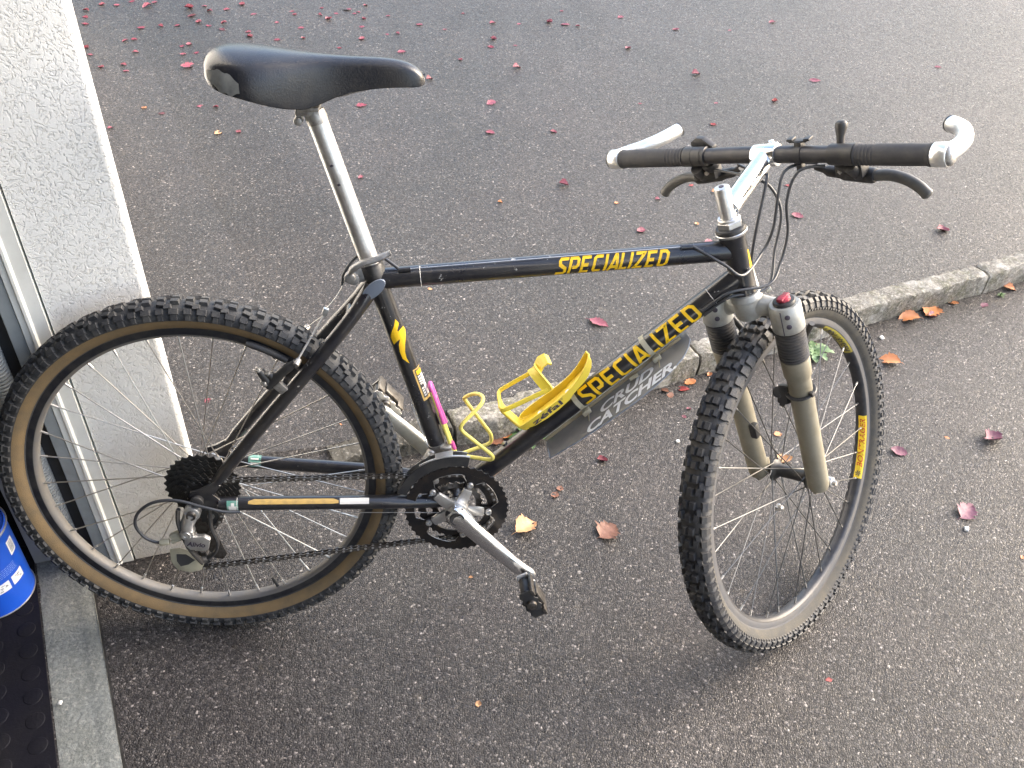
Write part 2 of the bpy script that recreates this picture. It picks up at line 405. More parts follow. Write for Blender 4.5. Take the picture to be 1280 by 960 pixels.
ss = sorted(set([S_[0] + k for k in (0, 20)] + S_ + [S_[4] + k * .08 for k in range(0, 40)]))
ns = Vector((-.37, .929, 0))
tl = [-60, -20, -8, -4, -2.5, -1.6, -1, -.6, -.3, -.12, -.02, .012, .045, .06, .15, .3, .6, 1, 1.6, 2.5, 4, 7, 12, 25, 70]
g = G(); n = len(tl)
vs = []
for s in ss:
    p = along(s)
    for t in tl:
        q = p + ns * t
        z = gbase(q.x) + (kheight(p.x) if t > .03 else 0)
        if 0.03 < t < .05: z -= .012
        vs.append((q.x, q.y, z))
fs = [(i * n + j, i * n + j + 1, (i + 1) * n + j + 1, (i + 1) * n + j) for i in range(len(ss) - 1) for j in range(n - 1)]
g.add(vs, fs)
ground = g.build('asphalt_ground', ASPH, smooth=None, recalc=False)
bm = bmesh.new(); bm.from_mesh(ground.data)
for f in bm.faces:
    if f.normal.z < 0: f.normal_flip()
bm.to_mesh(ground.data); bm.free()
structure(ground)
ground['label'] = 'worn grey asphalt yard with pale stone chips'

# kerb of separate stones
kerb = empty('kerb', (.16, .338, 0)); structure(kerb); kerb['label'] = 'low mossy concrete kerb crossing the asphalt behind the bicycle'
def kpt(x):
    for a, b in zip(_k, _k[1:]):
        if a.x <= x <= b.x: t = (x - a.x) / (b.x - a.x); return a.lerp(b, t)
    return _k[-1] + dr * (x - _k[-1].x)
joints = [.155, .43, 1.055, 1.985, 2.93, 3.87, 4.8]
for a, b in zip(joints, joints[1:]):
    xs = [a + .004 + (b - a - .008) * k / 110 for k in range(111)]
    g = G(); vs = []
    prof = [(0, -.06), (0, .15), (-.0005, .4), (.0, .7), (.0005, .93), (.0022, 1.0), (.010, 1.02), (.022, 1.03), (.034, 1.03), (.046, 1.02), (.060, .99), (.065, .85), (.066, -.06)]
    for i, x in enumerate(xs):
        p = kpt(x); z0 = gbase(p.x); h = max(.008, kheight(x) + .001)
        for t, hh in prof:
            j = .0030 * noise.noise(Vector((x * 14, t * 60, hh * 3))) + .0030 * noise.noise(Vector((x * 60, t * 90, hh * 9))) + .0022 * noise.noise(Vector((x * 150, t * 200, hh * 21)))
            e = .004 if i in (0, len(xs) - 1) and hh > .5 else 0
            q = p + ns * (t + j * 1.0 + (.0015 if hh < .5 else 0))
            zz = z0 + (hh * h if hh > 0 else -.06) + j * 1.2 - e
            vs.append((q.x - .16, q.y - .338, zz))
    m_ = len(prof)
    fs = [(i * m_ + j, i * m_ + j + 1, (i + 1) * m_ + j + 1, (i + 1) * m_ + j) for i in range(len(xs) - 1) for j in range(m_ - 1)]
    fs += [tuple(range(m_)), tuple((len(xs) - 1) * m_ + j for j in range(m_ - 1, -1, -1))]
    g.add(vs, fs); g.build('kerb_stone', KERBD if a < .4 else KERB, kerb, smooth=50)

# ------------------------------------------------------------------ garage
cor = Vector((-.061, .128, 0)); dU = Vector((-.9726, -.2325, 0)); dE = Vector((-.368, .930, 0)); nIn = Vector((-.2325, .9726, 0))
def W(u, v, z): return cor + dU * u + nIn * v + Vector((0, 0, z))     # u into the garage, v away from the camera
def prism(g, pts, z0, z1, mi=0, M=None):
    n = len(pts); vs = [(p[0], p[1], z0) for p in pts] + [(p[0], p[1], z1) for p in pts]
    fs = [tuple(range(n - 1, -1, -1)), tuple(range(n, 2 * n))] + [(i, (i + 1) % n, n + (i + 1) % n, n + i) for i in range(n)]
    return g.add(vs, fs, mi, M)
HW = 2.35
pts = []
for k in range(7):                                   # rounded plaster arris
    a = math.pi / 2 * k / 6; rr = .014
    base_ = cor + dU * rr + dE * rr
    pts.append(base_ - dE * rr * math.sin(a) * 1.0 - dU * rr * math.cos(a))
pts = pts + [cor + dU * .1545, cor + dU * .1545 + dE * .5, cor + dU * .1545 + dE * 3.6, cor + dE * 3.6, cor + dE * .8]
g = G(); prism(g, [(p.x + .061, p.y - .128) for p in pts], -.02, 2.7)
pier = g.build('garage_wall', PLAST, smooth=40); pier.location = (-.061, .128, 0); structure(pier)
pier['label'] = 'white roughcast wall pier at the garage opening'
# the wall over and beyond the opening, and the dark room behind it
o2 = cor - dE * 2.6
g = G()
prism(g, [(p.x, p.y) for p in (cor - dE * .001, o2, o2 + dU * .154, cor - dE * .001 + dU * .154)], 2.15, 2.7)
lint = g.build('garage_lintel', PLAST, smooth=None); structure(lint)
g = G(); prism(g, [(p.x, p.y) for p in (o2 - dE * .001, o2 - dE * 1.2, o2 - dE * 1.2 + dU * .154, o2 - dE * .001 + dU * .154)], -.02, 2.7)
structure(g.build('garage_wall', PLAST, smooth=None))
g = G(); b0 = cor + dE * 1.6 + dU * .157; b1 = o2 - dE * 1.0 + dU * .157
prism(g, [(p.x, p.y) for p in (b0, b0 + dU * 5, b0 + dU * 5 + dE * .15, b0 + dE * .15)], -.02, 2.5)
prism(g, [(p.x, p.y) for p in (b1, b1 + dU * 5, b1 + dU * 5 - dE * .15, b1 - dE * .15)], -.02, 2.5)
prism(g, [(p.x, p.y) for p in (b0 + dU * 5.003, b1 + dU * 5.003, b1 + dU * 5.15, b0 + dU * 5.15)], -.02, 2.5)
structure(g.build('garage_inner_wall', INWALL, smooth=None))
g = G(); prism(g, [(p.x, p.y) for p in (b0 + dE * .15, b0 + dU * 5.15 + dE * .15, b1 + dU * 5.15 - dE * .15, b1 - dE * .15)], 2.503, 2.69)
structure(g.build('garage_ceiling', INWALL, smooth=None))
# floor slab inside, threshold strip, lip
def TH(x, s):  # x across (0 = asphalt edge, + into garage), s along (0 at photo bottom edge, + away)
    a = Vector((-.129, -.341, 0)) + dE * s; return a + dU * x
g = G(); prism(g, [(p.x, p.y) for p in (TH(.0975, -2.6), TH(5.1, -2.6), TH(5.1, 2.2), TH(.0975, 2.2))], -.03, .0065)
structure(g.build('garage_floor', FLOORC, smooth=None))
g = G()
NS = 60
vs = []; fs = []
cs = [(.0, -.03), (.0005, .004), (.003, .0085), (.014, .0096), (.028, .0094), (.033, .0086), (.038, .0084), (.06, .0086), (.090, .0090), (.0955, .0085), (.0970, -.03)]
for i in range(NS + 1):
    s = -1.6 + 2.2 * i / NS
    for k, (x, z) in enumerate(cs):
        p = TH(x + (.0012 * noise.noise(Vector((s * 30, k, 0))) if 0 < k < 6 else 0), s)
        vs.append((p.x + .13, p.y + .34, z + .0004 * noise.noise(Vector((s * 18, x * 60, 3)))))
m_ = len(cs)
fs = [(i * m_ + j, i * m_ + j + 1, (i + 1) * m_ + j + 1, (i + 1) * m_ + j) for i in range(NS) for j in range(m_ - 1)]
g.add(vs, fs); th = g.build('threshold', THRESH, smooth=50); th.location = (-.13, -.34, 0); structure(th)
th['label'] = 'grey concrete threshold strip between asphalt and garage mat'
# the open joint beside the threshold
g = G(); vs = []
JM = mat('joint_dirt', (.012, .011, .010), .95)
for i in range(121):
    s = -1.2 + 1.72 * i / 120
    a = TH(-.0022 - .0022 * noise.noise(Vector((s * 55, 0, 0))), s); b = TH(.002, s)
    vs += [(a.x, a.y, gbase(a.x) + .0016), (b.x, b.y, gbase(b.x) + .0016)]
g.add(vs, [(2 * i, 2 * i + 1, 2 * i + 3, 2 * i + 2) for i in range(120)])
structure(g.build('joint', JM, smooth=None))

# studded rubber mat
mroot_p = TH(.116, 0)
g = G(); Mz = .0125
prism(g, [(p.x - mroot_p.x, p.y - mroot_p.y) for p in (TH(.0985, -.9), TH(.95, -.9), TH(.95, .85), TH(.0985, .85))], .0072, Mz)
for i in range(-18, 18):
    for j in range(16):
        s = i * .0495 + (.0 if j % 2 else .025); x = .124 + j * .056
        if x > .6 and s > .4: continue
        c = TH(x, s) - mroot_p
        vs = [(c.x + r * math.cos(a * math.pi / 9), c.y + r * math.sin(a * math.pi / 9), z) for r, z in ((.0165, Mz - .0005), (.0155, Mz + .0006), (.0145, Mz + .0008)) for a in range(18)]
        fs = [(r * 18 + a, r * 18 + (a + 1) % 18, (r + 1) * 18 + (a + 1) % 18, (r + 1) * 18 + a) for r in range(2) for a in range(18)] + [tuple(36 + a for a in range(18))]
        g.add(vs, fs)
rm = g.build('rubber_mat', MATR, smooth=45); rm.location = (mroot_p.x, mroot_p.y, 0)
tag(rm, 'dark studded rubber mat on the garage floor beside the threshold', 'mat')
p = unp0 = TH(.152, .045)
# ------------------------------------------------------------------ door frame, channel, gap strip, spring
fr = empty('garage_door_frame', tuple(W(.18, 0, 0)))
tag(fr, 'white and grey steel garage door frame fixed beside the roughcast wall', 'door frame')
o0 = W(.18, 0, 0)
def upright(prof, z0, z1, name, m_, bevel=True):
    g = G(); prism(g, [tuple((W(u, v, 0) - o0).xy) for u, v in prof], z0, z1); return g.build(name, m_, fr, smooth=None)
fp = upright([(.1582, .04), (.1582, -.0045), (.178, -.0045), (.1795, -.0060), (.1815, -.0080), (.1855, -.0080), (.187, -.0060), (.1878, -.0030), (.1970, -.0030), (.1980, -.001), (.1980, .04)], .008, 2.15, 'frame_profile', WTRIM)
upright([(.1985, .005), (.1990, .0), (.2180, .0), (.2192, .0012), (.2192, .03), (.1985, .03)], .012, 2.1, 'galvanised_channel', GALV)
upright([(.2195, .032), (.246, .032), (.246, .05), (.2195, .05)], .012, 2.1, 'shade_gap_strip', SHADOWY)  # dark strip filling the gap before the spring, shade put into its colour
upright([(.2465, .036), (.34, .036), (.34, .05), (.2465, .05)], .012, 2.1, 'back_plate', GALVD)
g = G(); pts = []
c = W(.2590, .012, 0) - o0; turns = 140; pitch = .0068; z0 = .090
for k in range(turns * 12 + 1):
    a = k * math.pi / 6; pts.append(c + Vector((.0165 * math.cos(a), .0165 * math.sin(a), z0 + pitch * k / 12)))
g.tube(pts, .0022, 5, mi=0)
g.build('spring', SPRING, fr, smooth=60)
g = G(); g.cyl(c + Vector((0, 0, .03)), c + Vector((0, 0, .085)), .004, 8); g.tube(round_path([c + Vector((0, 0, .085)), c + Vector((.012, 0, .075)), c + Vector((.012, 0, .06)), c + Vector((-.004, 0, .05))], .005), .0024, 6)
g.cyl(c + Vector((-.012, -.022, .045)), c + Vector((-.012, .012, .045)), .0085, 6); g.box(c + Vector((0, .01, .03)), (.03, .004, .05), bev=.001)
g.build('spring_hook', CHAINM, fr)
g = G(); cc = W(.1995, -.0045, .0) - o0
g.box(cc + Vector((0, 0, .18)), (.004, .003, .002))
# ------------------------------------------------------------------ blue tin
can = empty('paint_tin', (-.449, .018, Mz + .0003))
tag(can, 'round blue tin with white printed labels standing on the rubber mat', 'tin')
g = G(); r = .066
g.lathe([(0, .004), (r - .004, .004), (r - .0035, .0), (r + .0008, .0), (r + .0012, .002), (r + .0002, .0045), (r, .006), (r, .1), (r, .175), (r + .001, .177), (r, .179), (r - .002, .181), (r - .004, .178), (r - .012, .177), (0, .177)], 64, mat=Matrix.Rotation(R_(90), 4, 'X'))
g.build('tin_body', BLUE, can)
g = G(); g.tube([((r + .001) * math.cos(a * math.pi / 32), (r + .001) * math.sin(a * math.pi / 32), .0022) for a in range(64)], .0015, 6, closed=True, up=(0, 0, 1)); g.build('tin_rim', ALU, can)
g = G(); g.tube([((r + .001) * math.cos(a * math.pi / 32), (r + .001) * math.sin(a * math.pi / 32), .178) for a in range(64)], .002, 6, closed=True, up=(0, 0, 1)); g.build('tin_rim', ALU, can)
def on_tin(g, a0, a1, z0, z1, off, mi=0, slope=0.0, nseg=6):
    vs = []; 
    for k in range(nseg + 1):
        a = R_(a0 + (a1 - a0) * k / nseg)
        for z in (z0, z1): vs.append(((r + off) * math.cos(a), (r + off) * math.sin(a), z))
    g.add(vs, [(2 * k, 2 * k + 2, 2 * k + 3, 2 * k + 1) for k in range(nseg)], mi)
def label_patch(a0, a1, z0, z1, marks):
    g = G(); on_tin(g, a0, a1, z0, z1, .0003, 0)
    for (b0, b1, y0, y1, mi) in marks: on_tin(g, a0 + (a1 - a0) * b0, a0 + (a1 - a0) * b1, z0 + (z1 - z0) * y0, z0 + (z1 - z0) * y1, .0006, mi, nseg=3)
    g.build('printed_label', [PRINT, PRINTG, INK], can, recalc=False, smooth=None)
random.seed(3)
bars = [(.14, .86, .12 + k * .042, .12 + k * .042 + random.choice([.015, .024, .03]), 1) for k in range(19)]
label_patch(-9, 8, .118, .152, bars)
def picto(): 
    out = []
    for k in range(9):
        a = random.uniform(.12, .7); b = random.uniform(.12, .75); out.append((a, a + random.uniform(.08, .25), b, b + random.uniform(.03, .10), random.choice([1, 1, 2])))
    return out
label_patch(-27, -3, .058, .080, picto()); label_patch(-56, -32, .057, .079, picto())
g = G()
for row in range(5):
    x = -70
    while x < -12:
        w = random.uniform(1.5, 5); on_tin(g, x, x + w, .090 + row * .0042, .0912 + row * .0042, .0004, 0, nseg=1); x += w + 1.2
for row in range(6):
    x = -75
    while x < -38:
        w = random.uniform(1.5, 5); on_tin(g, x, x + w, .125 + row * .0045, .1266 + row * .0045, .0004, 0, nseg=1); x += w + 1.2
g.build('fine_print', PRINTDIM, can, recalc=False, smooth=None)
# ------------------------------------------------------------------ drain grate far behind
gr = empty('drain_grate', (-.16, 3.50, .012)); tag(gr, 'dark slotted drain grate set in the asphalt at the far top edge', 'drain grate')
g = G(); g.box((0, 0, .001), (.40, .30, .012), bev=.001); 
g.build('frame', SHADOWY, gr)
GB = mat('grate_bar', (.10, .095, .09), .6, .4)
g = G()
for k in range(14): g.box((-.182 + k * .028, 0, .010), (.010, .27, .008), bev=.001)
g.build('bars', GB, gr)
# ------------------------------------------------------------------ leaves
def leaf_mesh(seed, kind):
    rnd = random.Random(seed); N = 14; g = G(); out = []
    curl = rnd.uniform(.06, .28); wid = rnd.uniform(.28, .40) if kind == 0 else rnd.uniform(.40, .5)
    rows = []
    for i in range(N + 1):
        t = i / N; w = wid * (math.sin(math.pi * t ** .85) ** .75) if 0 < i < N else .004
        w *= 1 + (.16 * math.sin(i * 2.6 + seed)) + rnd.uniform(-.16, .16)
        if kind == 1: w *= 1 + .28 * abs(math.sin(t * 9 + seed))
        x = t - .5; row = []
        for j in range(-3, 4):
            q = j / 3; y = w * q
            z = curl * (q * q * w * 2.4) + .10 * math.sin(t * 5 + seed) * (1 + q) * curl * 2 + .03 * noise.noise(Vector((x * 4, y * 4, seed * 3.1))) + curl * .5 * (x * x)
            if j == 0: z -= .012
            row.append((x + .04 * q * math.sin(seed), y, z))
        rows.append(row)
    mz = min(p[2] for r_ in rows for p in r_)
    vs = [(x, y, z - mz + .01) for r_ in rows for x, y, z in r_]
    fs = [(i * 7 + j, i * 7 + j + 1, (i + 1) * 7 + j + 1, (i + 1) * 7 + j) for i in range(N) for j in range(6)]
    g.add(vs, fs)
    g.tube([(-.5, 0, vs[3][2]), (-.58, .01, vs[3][2] + .01), (-.68, .04, .012)], [.010, .008, .007], 5)
    return g
LM = {}
def leaf_data(col, seed):
    k = (col, seed)
    if k not in LM:
        kind = 1 if col in ('tan', 'brown') and seed % 2 else 0
        o = leaf_mesh(seed, kind).build('leaf', LEAFM[col], smooth=60); LM[k] = o.data
        o.data.name = col + '_leaf'; bpy.data.objects.remove(o)
    return LM[k]
LEAVES = [
 ('tan', 0.0575, 0.573, 0.153, 'large pale tan leaf lying on the asphalt just right of the chainrings', None),
 ('brown', 0.0508, 0.747, 0.138, 'curled brown leaf on the asphalt midway between crank and front wheel', None),
 ('crimson', 0.0275, 0.765, 0.35, 'small crimson leaf on the asphalt below the grey mudguard sheet', None),
 ('brown', 0.0211, 0.645, 0.245, 'tiny brown leaf scrap just under the down tube near the chainrings', None),
 ('pink', 0.0564, 0.812, 0.788, 'pink folded leaf on the asphalt above the down tube lettering', None),
 ('orange', 0.0551, 1.586, 0.699, 'orange leaf lying alone just right of the top of the front wheel', None),
 ('plum', 0.0568, 1.556, 0.172, 'plum coloured leaf with a long stalk, lowest of those right of the front wheel', None),
 ('plum', 0.0541, 1.725, 0.398, 'flat plum leaf at the right edge of the photo below the kerb', None),
 ('plum', 0.0417, 1.476, 0.363, 'narrow plum leaf touching close to the right side of the front tyre', None),
 ('orange', 0.0155, 1.616, 0.407, 'tiny orange leaf between the two plum leaves right of the front wheel', None),
 ('orange', 0.0608, 1.715, 0.884, 'orange leaf at the left end of the row of leaves against the kerb face', None),
 ('orange', 0.0729, 1.794, 0.917, 'largest orange leaf, leaning in the row against the kerb face', None),
 ('plum', 0.0317, 1.787, 0.894, 'dark plum leaf tucked under the big orange leaf by the kerb', None),
 ('orange', 0.0323, 1.877, 0.958, 'broken orange leaf piece against the kerb right of the big orange leaf', None),
 ('plum', 0.0323, 1.964, 0.944, 'dark plum leaf in front of the joint between two kerb stones', None),
 ('orange', 0.0379, 2.082, 1.026, 'orange leaf beside the kerb at the right edge of the photo', None),
 ('orange', 0.0135, 1.62, 0.042, 'orange leaf cut by the right edge of the photo', None),
 ('pink', 0.0494, 1.951, 1.25, 'pink leaf on the asphalt behind the kerb below the right brake lever', None),
 ('pink', 0.05, 1.518, 1.341, 'pink leaf just right of the looping brake cables', None),
 ('red', 0.0316, 1.546, 1.536, 'small red leaf seen between the cables under the handlebar', None),
 ('pink', 0.0412, 0.805, 1.529, 'pink leaf on the asphalt left of the hooked left brake lever', None),
 ('pink', 0.0419, 0.587, 1.895, 'pink leaf on the asphalt between saddle and handlebar, lower of two', None),
 ('pink', 0.0311, 0.811, 1.912, 'small pink leaf on open asphalt left of the left handlebar grip', None),
 ('red', 0.0321, 1.405, 1.991, 'red leaf right behind the tip of the left bar end', None),
 ('pink', 0.0612, 1.919, 2.398, 'wide pink leaf on the asphalt beyond the handlebar stem', None),
 ('pink', 0.0452, 1.446, 2.455, 'pink leaf on the asphalt beyond the left bar end', None),
 ('pink', 0.0336, 2.499, 2.549, 'small pink leaf on the bright asphalt beyond the right bar end', None),
 ('red', 0.0307, 1.695, 2.196, 'dark red curled leaf on the asphalt beyond the handlebar centre', None),
 ('pink', 0.0244, 1.462, 2.179, 'tiny pink leaf farther off than the red leaf by the left bar end', None),
 ('pink', 0.0211, 1.167, 2.167, 'tiny pink leaf on the asphalt beyond the left grip', None),
 ('pink', 0.0254, 1.096, 1.445, 'pink leaf directly below the hook of the left brake lever', None),
 ('orange', 0.0251, 0.96, 1.416, 'small orange leaf left of the left brake lever hook', None),
 ('pink', 0.0385, 1.007, 1.25, 'long pink leaf just above the end of the top tube lettering', None),
 ('tan', 0.0196, 1.189, 1.296, 'pale tan scrap of leaf left of the headset', None),
 ('red', 0.0261, 1.225, 1.537, 'small red leaf peeping out below the left brake lever body', None),
 ('orange', 0.0284, 1.292, 1.494, 'orange pink leaf touching the left side of the stem in view', None),
 ('pink', 0.0333, 1.204, 1.191, 'pale pink leaf seen in the angle between top tube and head tube', None),
 ('orange', 0.0185, 1.089, 0.654, 'orange leaf scrap at the kerb touching the left edge of the front tyre', None),
 ('orange', 0.0346, 1.032, 0.625, 'orange brown leaf at the kerb foot left of the front wheel', None),
 ('red', 0.0342, 1.007, 0.598, 'dark red leaf under the orange brown leaf left of the front wheel', None),
 ('brown', 0.0241, 0.959, 0.592, 'brown leaf crumb at the kerb foot by the mudguard tip', None),
 ('brown', 0.02, 0.97, 0.576, 'smaller brown leaf crumb in front of the kerb by the mudguard tip', None),
 ('pink', 0.0138, 1.006, 0.525, 'tiny pink scrap left of the front tyre, nearer the kerb', None),
 ('pink', 0.0156, 0.988, 0.497, 'tiny pink scrap left of the front tyre, farther from the kerb', None),
 ('brown', 0.0473, 1.408, 0.761, 'brown leaf under the weed seen through the top of the front wheel', None),
 ('orange', 0.0306, 1.432, 0.813, 'orange leaf behind the weed seen through the front wheel', None),
 ('orange', 0.0231, 1.204, 0.432, 'small orange leaf seen between the fork legs above the front hub', None),
 ('tan', 0.0409, 1.192, 0.341, 'tan leaf seen directly behind the front hub', None),
 ('tan', 0.0128, 0.456, -0.25, 'small tan leaf scrap on the empty asphalt below the pedal', None),
 ('red', 0.0163, 1.107, -0.225, 'small crumpled red leaf on the asphalt below the front wheel', None),
 ('tan', 0.0096, 0.452, 0.027, 'tiny tan fleck on the asphalt left of the lower pedal', None),
 ('crimson', 0.019, -0.152, 0.557, 'crimson leaf seen through the spokes in the upper part of the rear wheel', None),
 ('red', 0.0133, 0.169, 0.555, 'small red leaf seen between rear tyre and seat stay', None),
 ('orange', 0.0111, 0.169, 0.456, 'tiny orange leaf seen through the rear wheel left of its tyre', None),
 ('tan', 0.0172, 0.374, 0.94, 'tan fleck just below the left end of the top tube', None),
 ('orange', 0.0223, 0.592, 1.41, 'faint orange leaf crumb on the asphalt above the top tube middle', None),
 ('brown', 0.0316, 0.528, 0.415, 'brown leaf at the kerb between the two bottle cages', None),
 ('orange', 0.0299, 0.552, 0.431, 'orange leaf under the weed between the two bottle cages', None),
 ('brown', 0.0177, 0.658, 0.264, 'brown leaf scrap beside the tiny brown scrap under the down tube', None),
 ('crimson', 0.0356, -1.209, 3.202, 'small crimson leaf close beside the white wall, first from the left', 'leaves scattered beside the white wall'),
 ('crimson', 0.0355, -1.141, 3.184, 'small crimson leaf close beside the white wall, third from the left', 'leaves scattered beside the white wall'),
 ('crimson', 0.035, -1.12, 3.103, 'small crimson leaf close beside the white wall, fourth from the left', 'leaves scattered beside the white wall'),
 ('pink', 0.036, -1.092, 3.258, 'small pink leaf close beside the white wall, third from the left', 'leaves scattered beside the white wall'),
 ('pink', 0.036, -1.025, 3.251, 'small pink leaf above left of saddle, top row, first from the left', 'leaves scattered beyond the back of the saddle'),
 ('crimson', 0.0362, -0.962, 3.278, 'small crimson leaf above left of saddle, top row, first from the left', 'leaves scattered beyond the back of the saddle'),
 ('pink', 0.0534, -0.874, 3.19, 'large crimson leaf at the top edge, among those left of the saddle', None),
 ('pink', 0.0358, -0.848, 3.223, 'small pink leaf above left of saddle, top row, second from the left', 'leaves scattered beyond the back of the saddle'),
 ('crimson', 0.0524, -0.665, 3.091, 'small crimson leaf above left of saddle, top row, second from the left', 'leaves scattered beyond the back of the saddle'),
 ('maroon', 0.0446, -0.638, 2.997, 'small maroon leaf above left of saddle, top row', 'leaves scattered beyond the back of the saddle'),
 ('pink', 0.0349, -0.599, 3.091, 'small pink leaf above left of saddle, top row, third from the left', 'leaves scattered beyond the back of the saddle'),
 ('pink', 0.0345, -0.568, 3.031, 'small pink leaf above left of saddle, top row, fourth from the left', 'leaves scattered beyond the back of the saddle'),
 ('pink', 0.0347, -0.501, 3.054, 'small pink leaf above left of saddle, top row, fifth from the left', 'leaves scattered beyond the back of the saddle'),
 ('pink', 0.0352, -0.445, 3.117, 'small pink leaf above left of saddle, top row, sixth from the left', 'leaves scattered beyond the back of the saddle'),
 ('pink', 0.0344, -0.377, 2.998, 'small pink leaf above left of saddle, top row, seventh from the left', 'leaves scattered beyond the back of the saddle'),
 ('crimson', 0.0512, -0.847, 2.955, 'small crimson leaf above left of saddle, lower rows, second from the left', 'leaves scattered beyond the back of the saddle'),
 ('crimson', 0.034, -0.761, 2.938, 'small crimson leaf above left of saddle, lower rows, third from the left', 'leaves scattered beyond the back of the saddle'),
 ('crimson', 0.0338, -0.685, 2.917, 'small crimson leaf above left of saddle, lower rows, fourth from the left', 'leaves scattered beyond the back of the saddle'),
 ('pink', 0.0338, -0.596, 2.916, 'small pink leaf above left of saddle, lower rows, third from the left', 'leaves scattered beyond the back of the saddle'),
 ('crimson', 0.0335, -0.543, 2.864, 'small crimson leaf above left of saddle, lower rows, sixth from the left', 'leaves scattered beyond the back of the saddle'),
 ('maroon', 0.0431, -0.481, 2.813, 'small maroon leaf above left of saddle, lower rows', 'leaves scattered beyond the back of the saddle'),
 ('pink', 0.0337, -0.484, 2.888, 'small pink leaf above left of saddle, lower rows, fourth from the left', 'leaves scattered beyond the back of the saddle'),
 ('pink', 0.0331, -0.37, 2.789, 'small pink leaf above left of saddle, lower rows, fifth from the left', 'leaves scattered beyond the back of the saddle'),
 ('pink', 0.0327, -0.353, 2.735, 'small pink leaf above left of saddle, lower rows, sixth from the left', 'leaves scattered beyond the back of the saddle'),
 ('crimson', 0.0345, -1.096, 3.016, 'small crimson leaf close beside the white wall, fifth from the left', 'leaves scattered beside the white wall'),
 ('pink', 0.0345, -1.105, 3.025, 'small pink leaf close beside the white wall, first from the left', 'leaves scattered beside the white wall'),
 ('pink', 0.0333, -0.885, 2.823, 'small pink leaf above left of saddle, lower rows, first from the left', 'leaves scattered beyond the back of the saddle'),
 ('crimson', 0.0334, -0.852, 2.84, 'small crimson leaf above left of saddle, lower rows, first from the left', 'leaves scattered beyond the back of the saddle'),
 ('crimson', 0.0328, -1.025, 2.752, 'small crimson leaf close beside the white wall, sixth from the left', 'leaves scattered beside the white wall'),
 ('crimson', 0.0321, -1.004, 2.642, 'small crimson leaf close beside the white wall, second from the left', 'leaves scattered beside the white wall'),
 ('pink', 0.0323, -0.989, 2.676, 'small pink leaf close beside the white wall, second from the left', 'leaves scattered beside the white wall'),
 ('pink', 0.0325, -0.814, 2.7, 'small pink leaf between wall and saddle, first from the left', 'leaves between wall and saddle'),
 ('crimson', 0.0325, -0.622, 2.695, 'small crimson leaf above left of saddle, lower rows, fifth from the left', 'leaves scattered beyond the back of the saddle'),
 ('pink', 0.0325, -0.597, 2.701, 'small pink leaf above left of saddle, lower rows, second from the left', 'leaves scattered beyond the back of the saddle'),
 ('pink', 0.032, -0.604, 2.616, 'small pink leaf between wall and saddle, second from the left', 'leaves between wall and saddle'),
 ('crimson', 0.0319, -0.548, 2.611, 'small crimson leaf between wall and saddle', 'leaves between wall and saddle'),
 ('pink', 0.0317, -0.831, 2.571, 'upper leaf of a close pair between wall and saddle', None),
 ('pink', 0.0313, -0.807, 2.508, 'lower leaf of a close pair between wall and saddle', None),
 ('pink', 0.0315, -0.911, 2.546, 'small pink leaf alone near the wall, left of a pair of leaves', None),
 ('pink', 0.0295, -0.366, 2.222, 'small pink leaf close under the rear edge of the saddle', None),
 ('pink', 0.0348, -0.453, 2.142, 'larger pink leaf below left of the saddle back, left of a pair', None),
 ('crimson', 0.0288, -0.391, 2.115, 'smaller pink leaf below the saddle back, right of a pair', None),
 ('tan', 0.0359, -0.351, 1.921, 'pale tan twig like leaf below the back of the saddle', None),
 ('pink', 0.0275, -0.279, 1.906, 'tiny dark pink leaf right of the pale leaf below the saddle', None),
 ('orange', 0.0321, -0.661, 2.171, 'bright orange leaf on the dark asphalt right of the white wall', None),
 ('maroon', 0.0347, -0.587, 2.121, 'dark maroon leaf right next to the bright orange leaf by the wall', None),
 ('pink', 0.0281, -0.739, 2.006, 'single faint pink leaf on the asphalt nearest the white wall at mid height', None),
 ('pink', 0.0687, -0.563, 2.497, 'long bright pink leaf left of the back of the saddle', None),
 ('pink', 0.0263, -0.14, 2.732, 'small pink leaf right above the saddle, lower rows, third from the left', 'leaves scattered above the saddle'),
 ('crimson', 0.0359, -0.243, 2.706, 'small crimson leaf right above the saddle, lower rows, first from the left', 'leaves scattered above the saddle'),
 ('pink', 0.037, -0.162, 2.849, 'small pink leaf right above the saddle, lower rows, second from the left', 'leaves scattered above the saddle'),
 ('crimson', 0.0262, -0.361, 2.744, 'small crimson leaf above left of saddle, lower rows, seventh from the left', 'leaves scattered beyond the back of the saddle'),
 ('pink', 0.0271, -0.268, 2.906, 'small pink leaf right above the saddle, lower rows, first from the left', 'leaves scattered above the saddle'),
 ('pink', 0.0277, -0.205, 3.009, 'small pink leaf right above the saddle, top row, second from the left', 'leaves scattered above the saddle'),
 ('pink', 0.0279, -0.22, 3.048, 'small pink leaf right above the saddle, top row, first from the left', 'leaves scattered above the saddle'),
 ('crimson', 0.0283, -0.097, 3.101, 'small crimson leaf right above the saddle, top row, first from the left', 'leaves scattered above the saddle'),
 ('pink', 0.0278, -0.096, 3.01, 'small pink leaf right above the saddle, top row, third from the left', 'leaves scattered above the saddle'),
 ('pink', 0.028, -0.029, 3.036, 'small pink leaf right above the saddle, top row, fifth from the left', 'leaves scattered above the saddle'),
 ('pink', 0.0379, -0.055, 2.964, 'small pink leaf right above the saddle, top row, fourth from the left', 'leaves scattered above the saddle'),
 ('pink', 0.053, 0.015, 3.091, 'long pink leaf at the top edge above the middle of the saddle', None),
 ('pink', 0.0282, 0.066, 3.065, 'small pink leaf right above the saddle, top row, sixth from the left', 'leaves scattered above the saddle'),
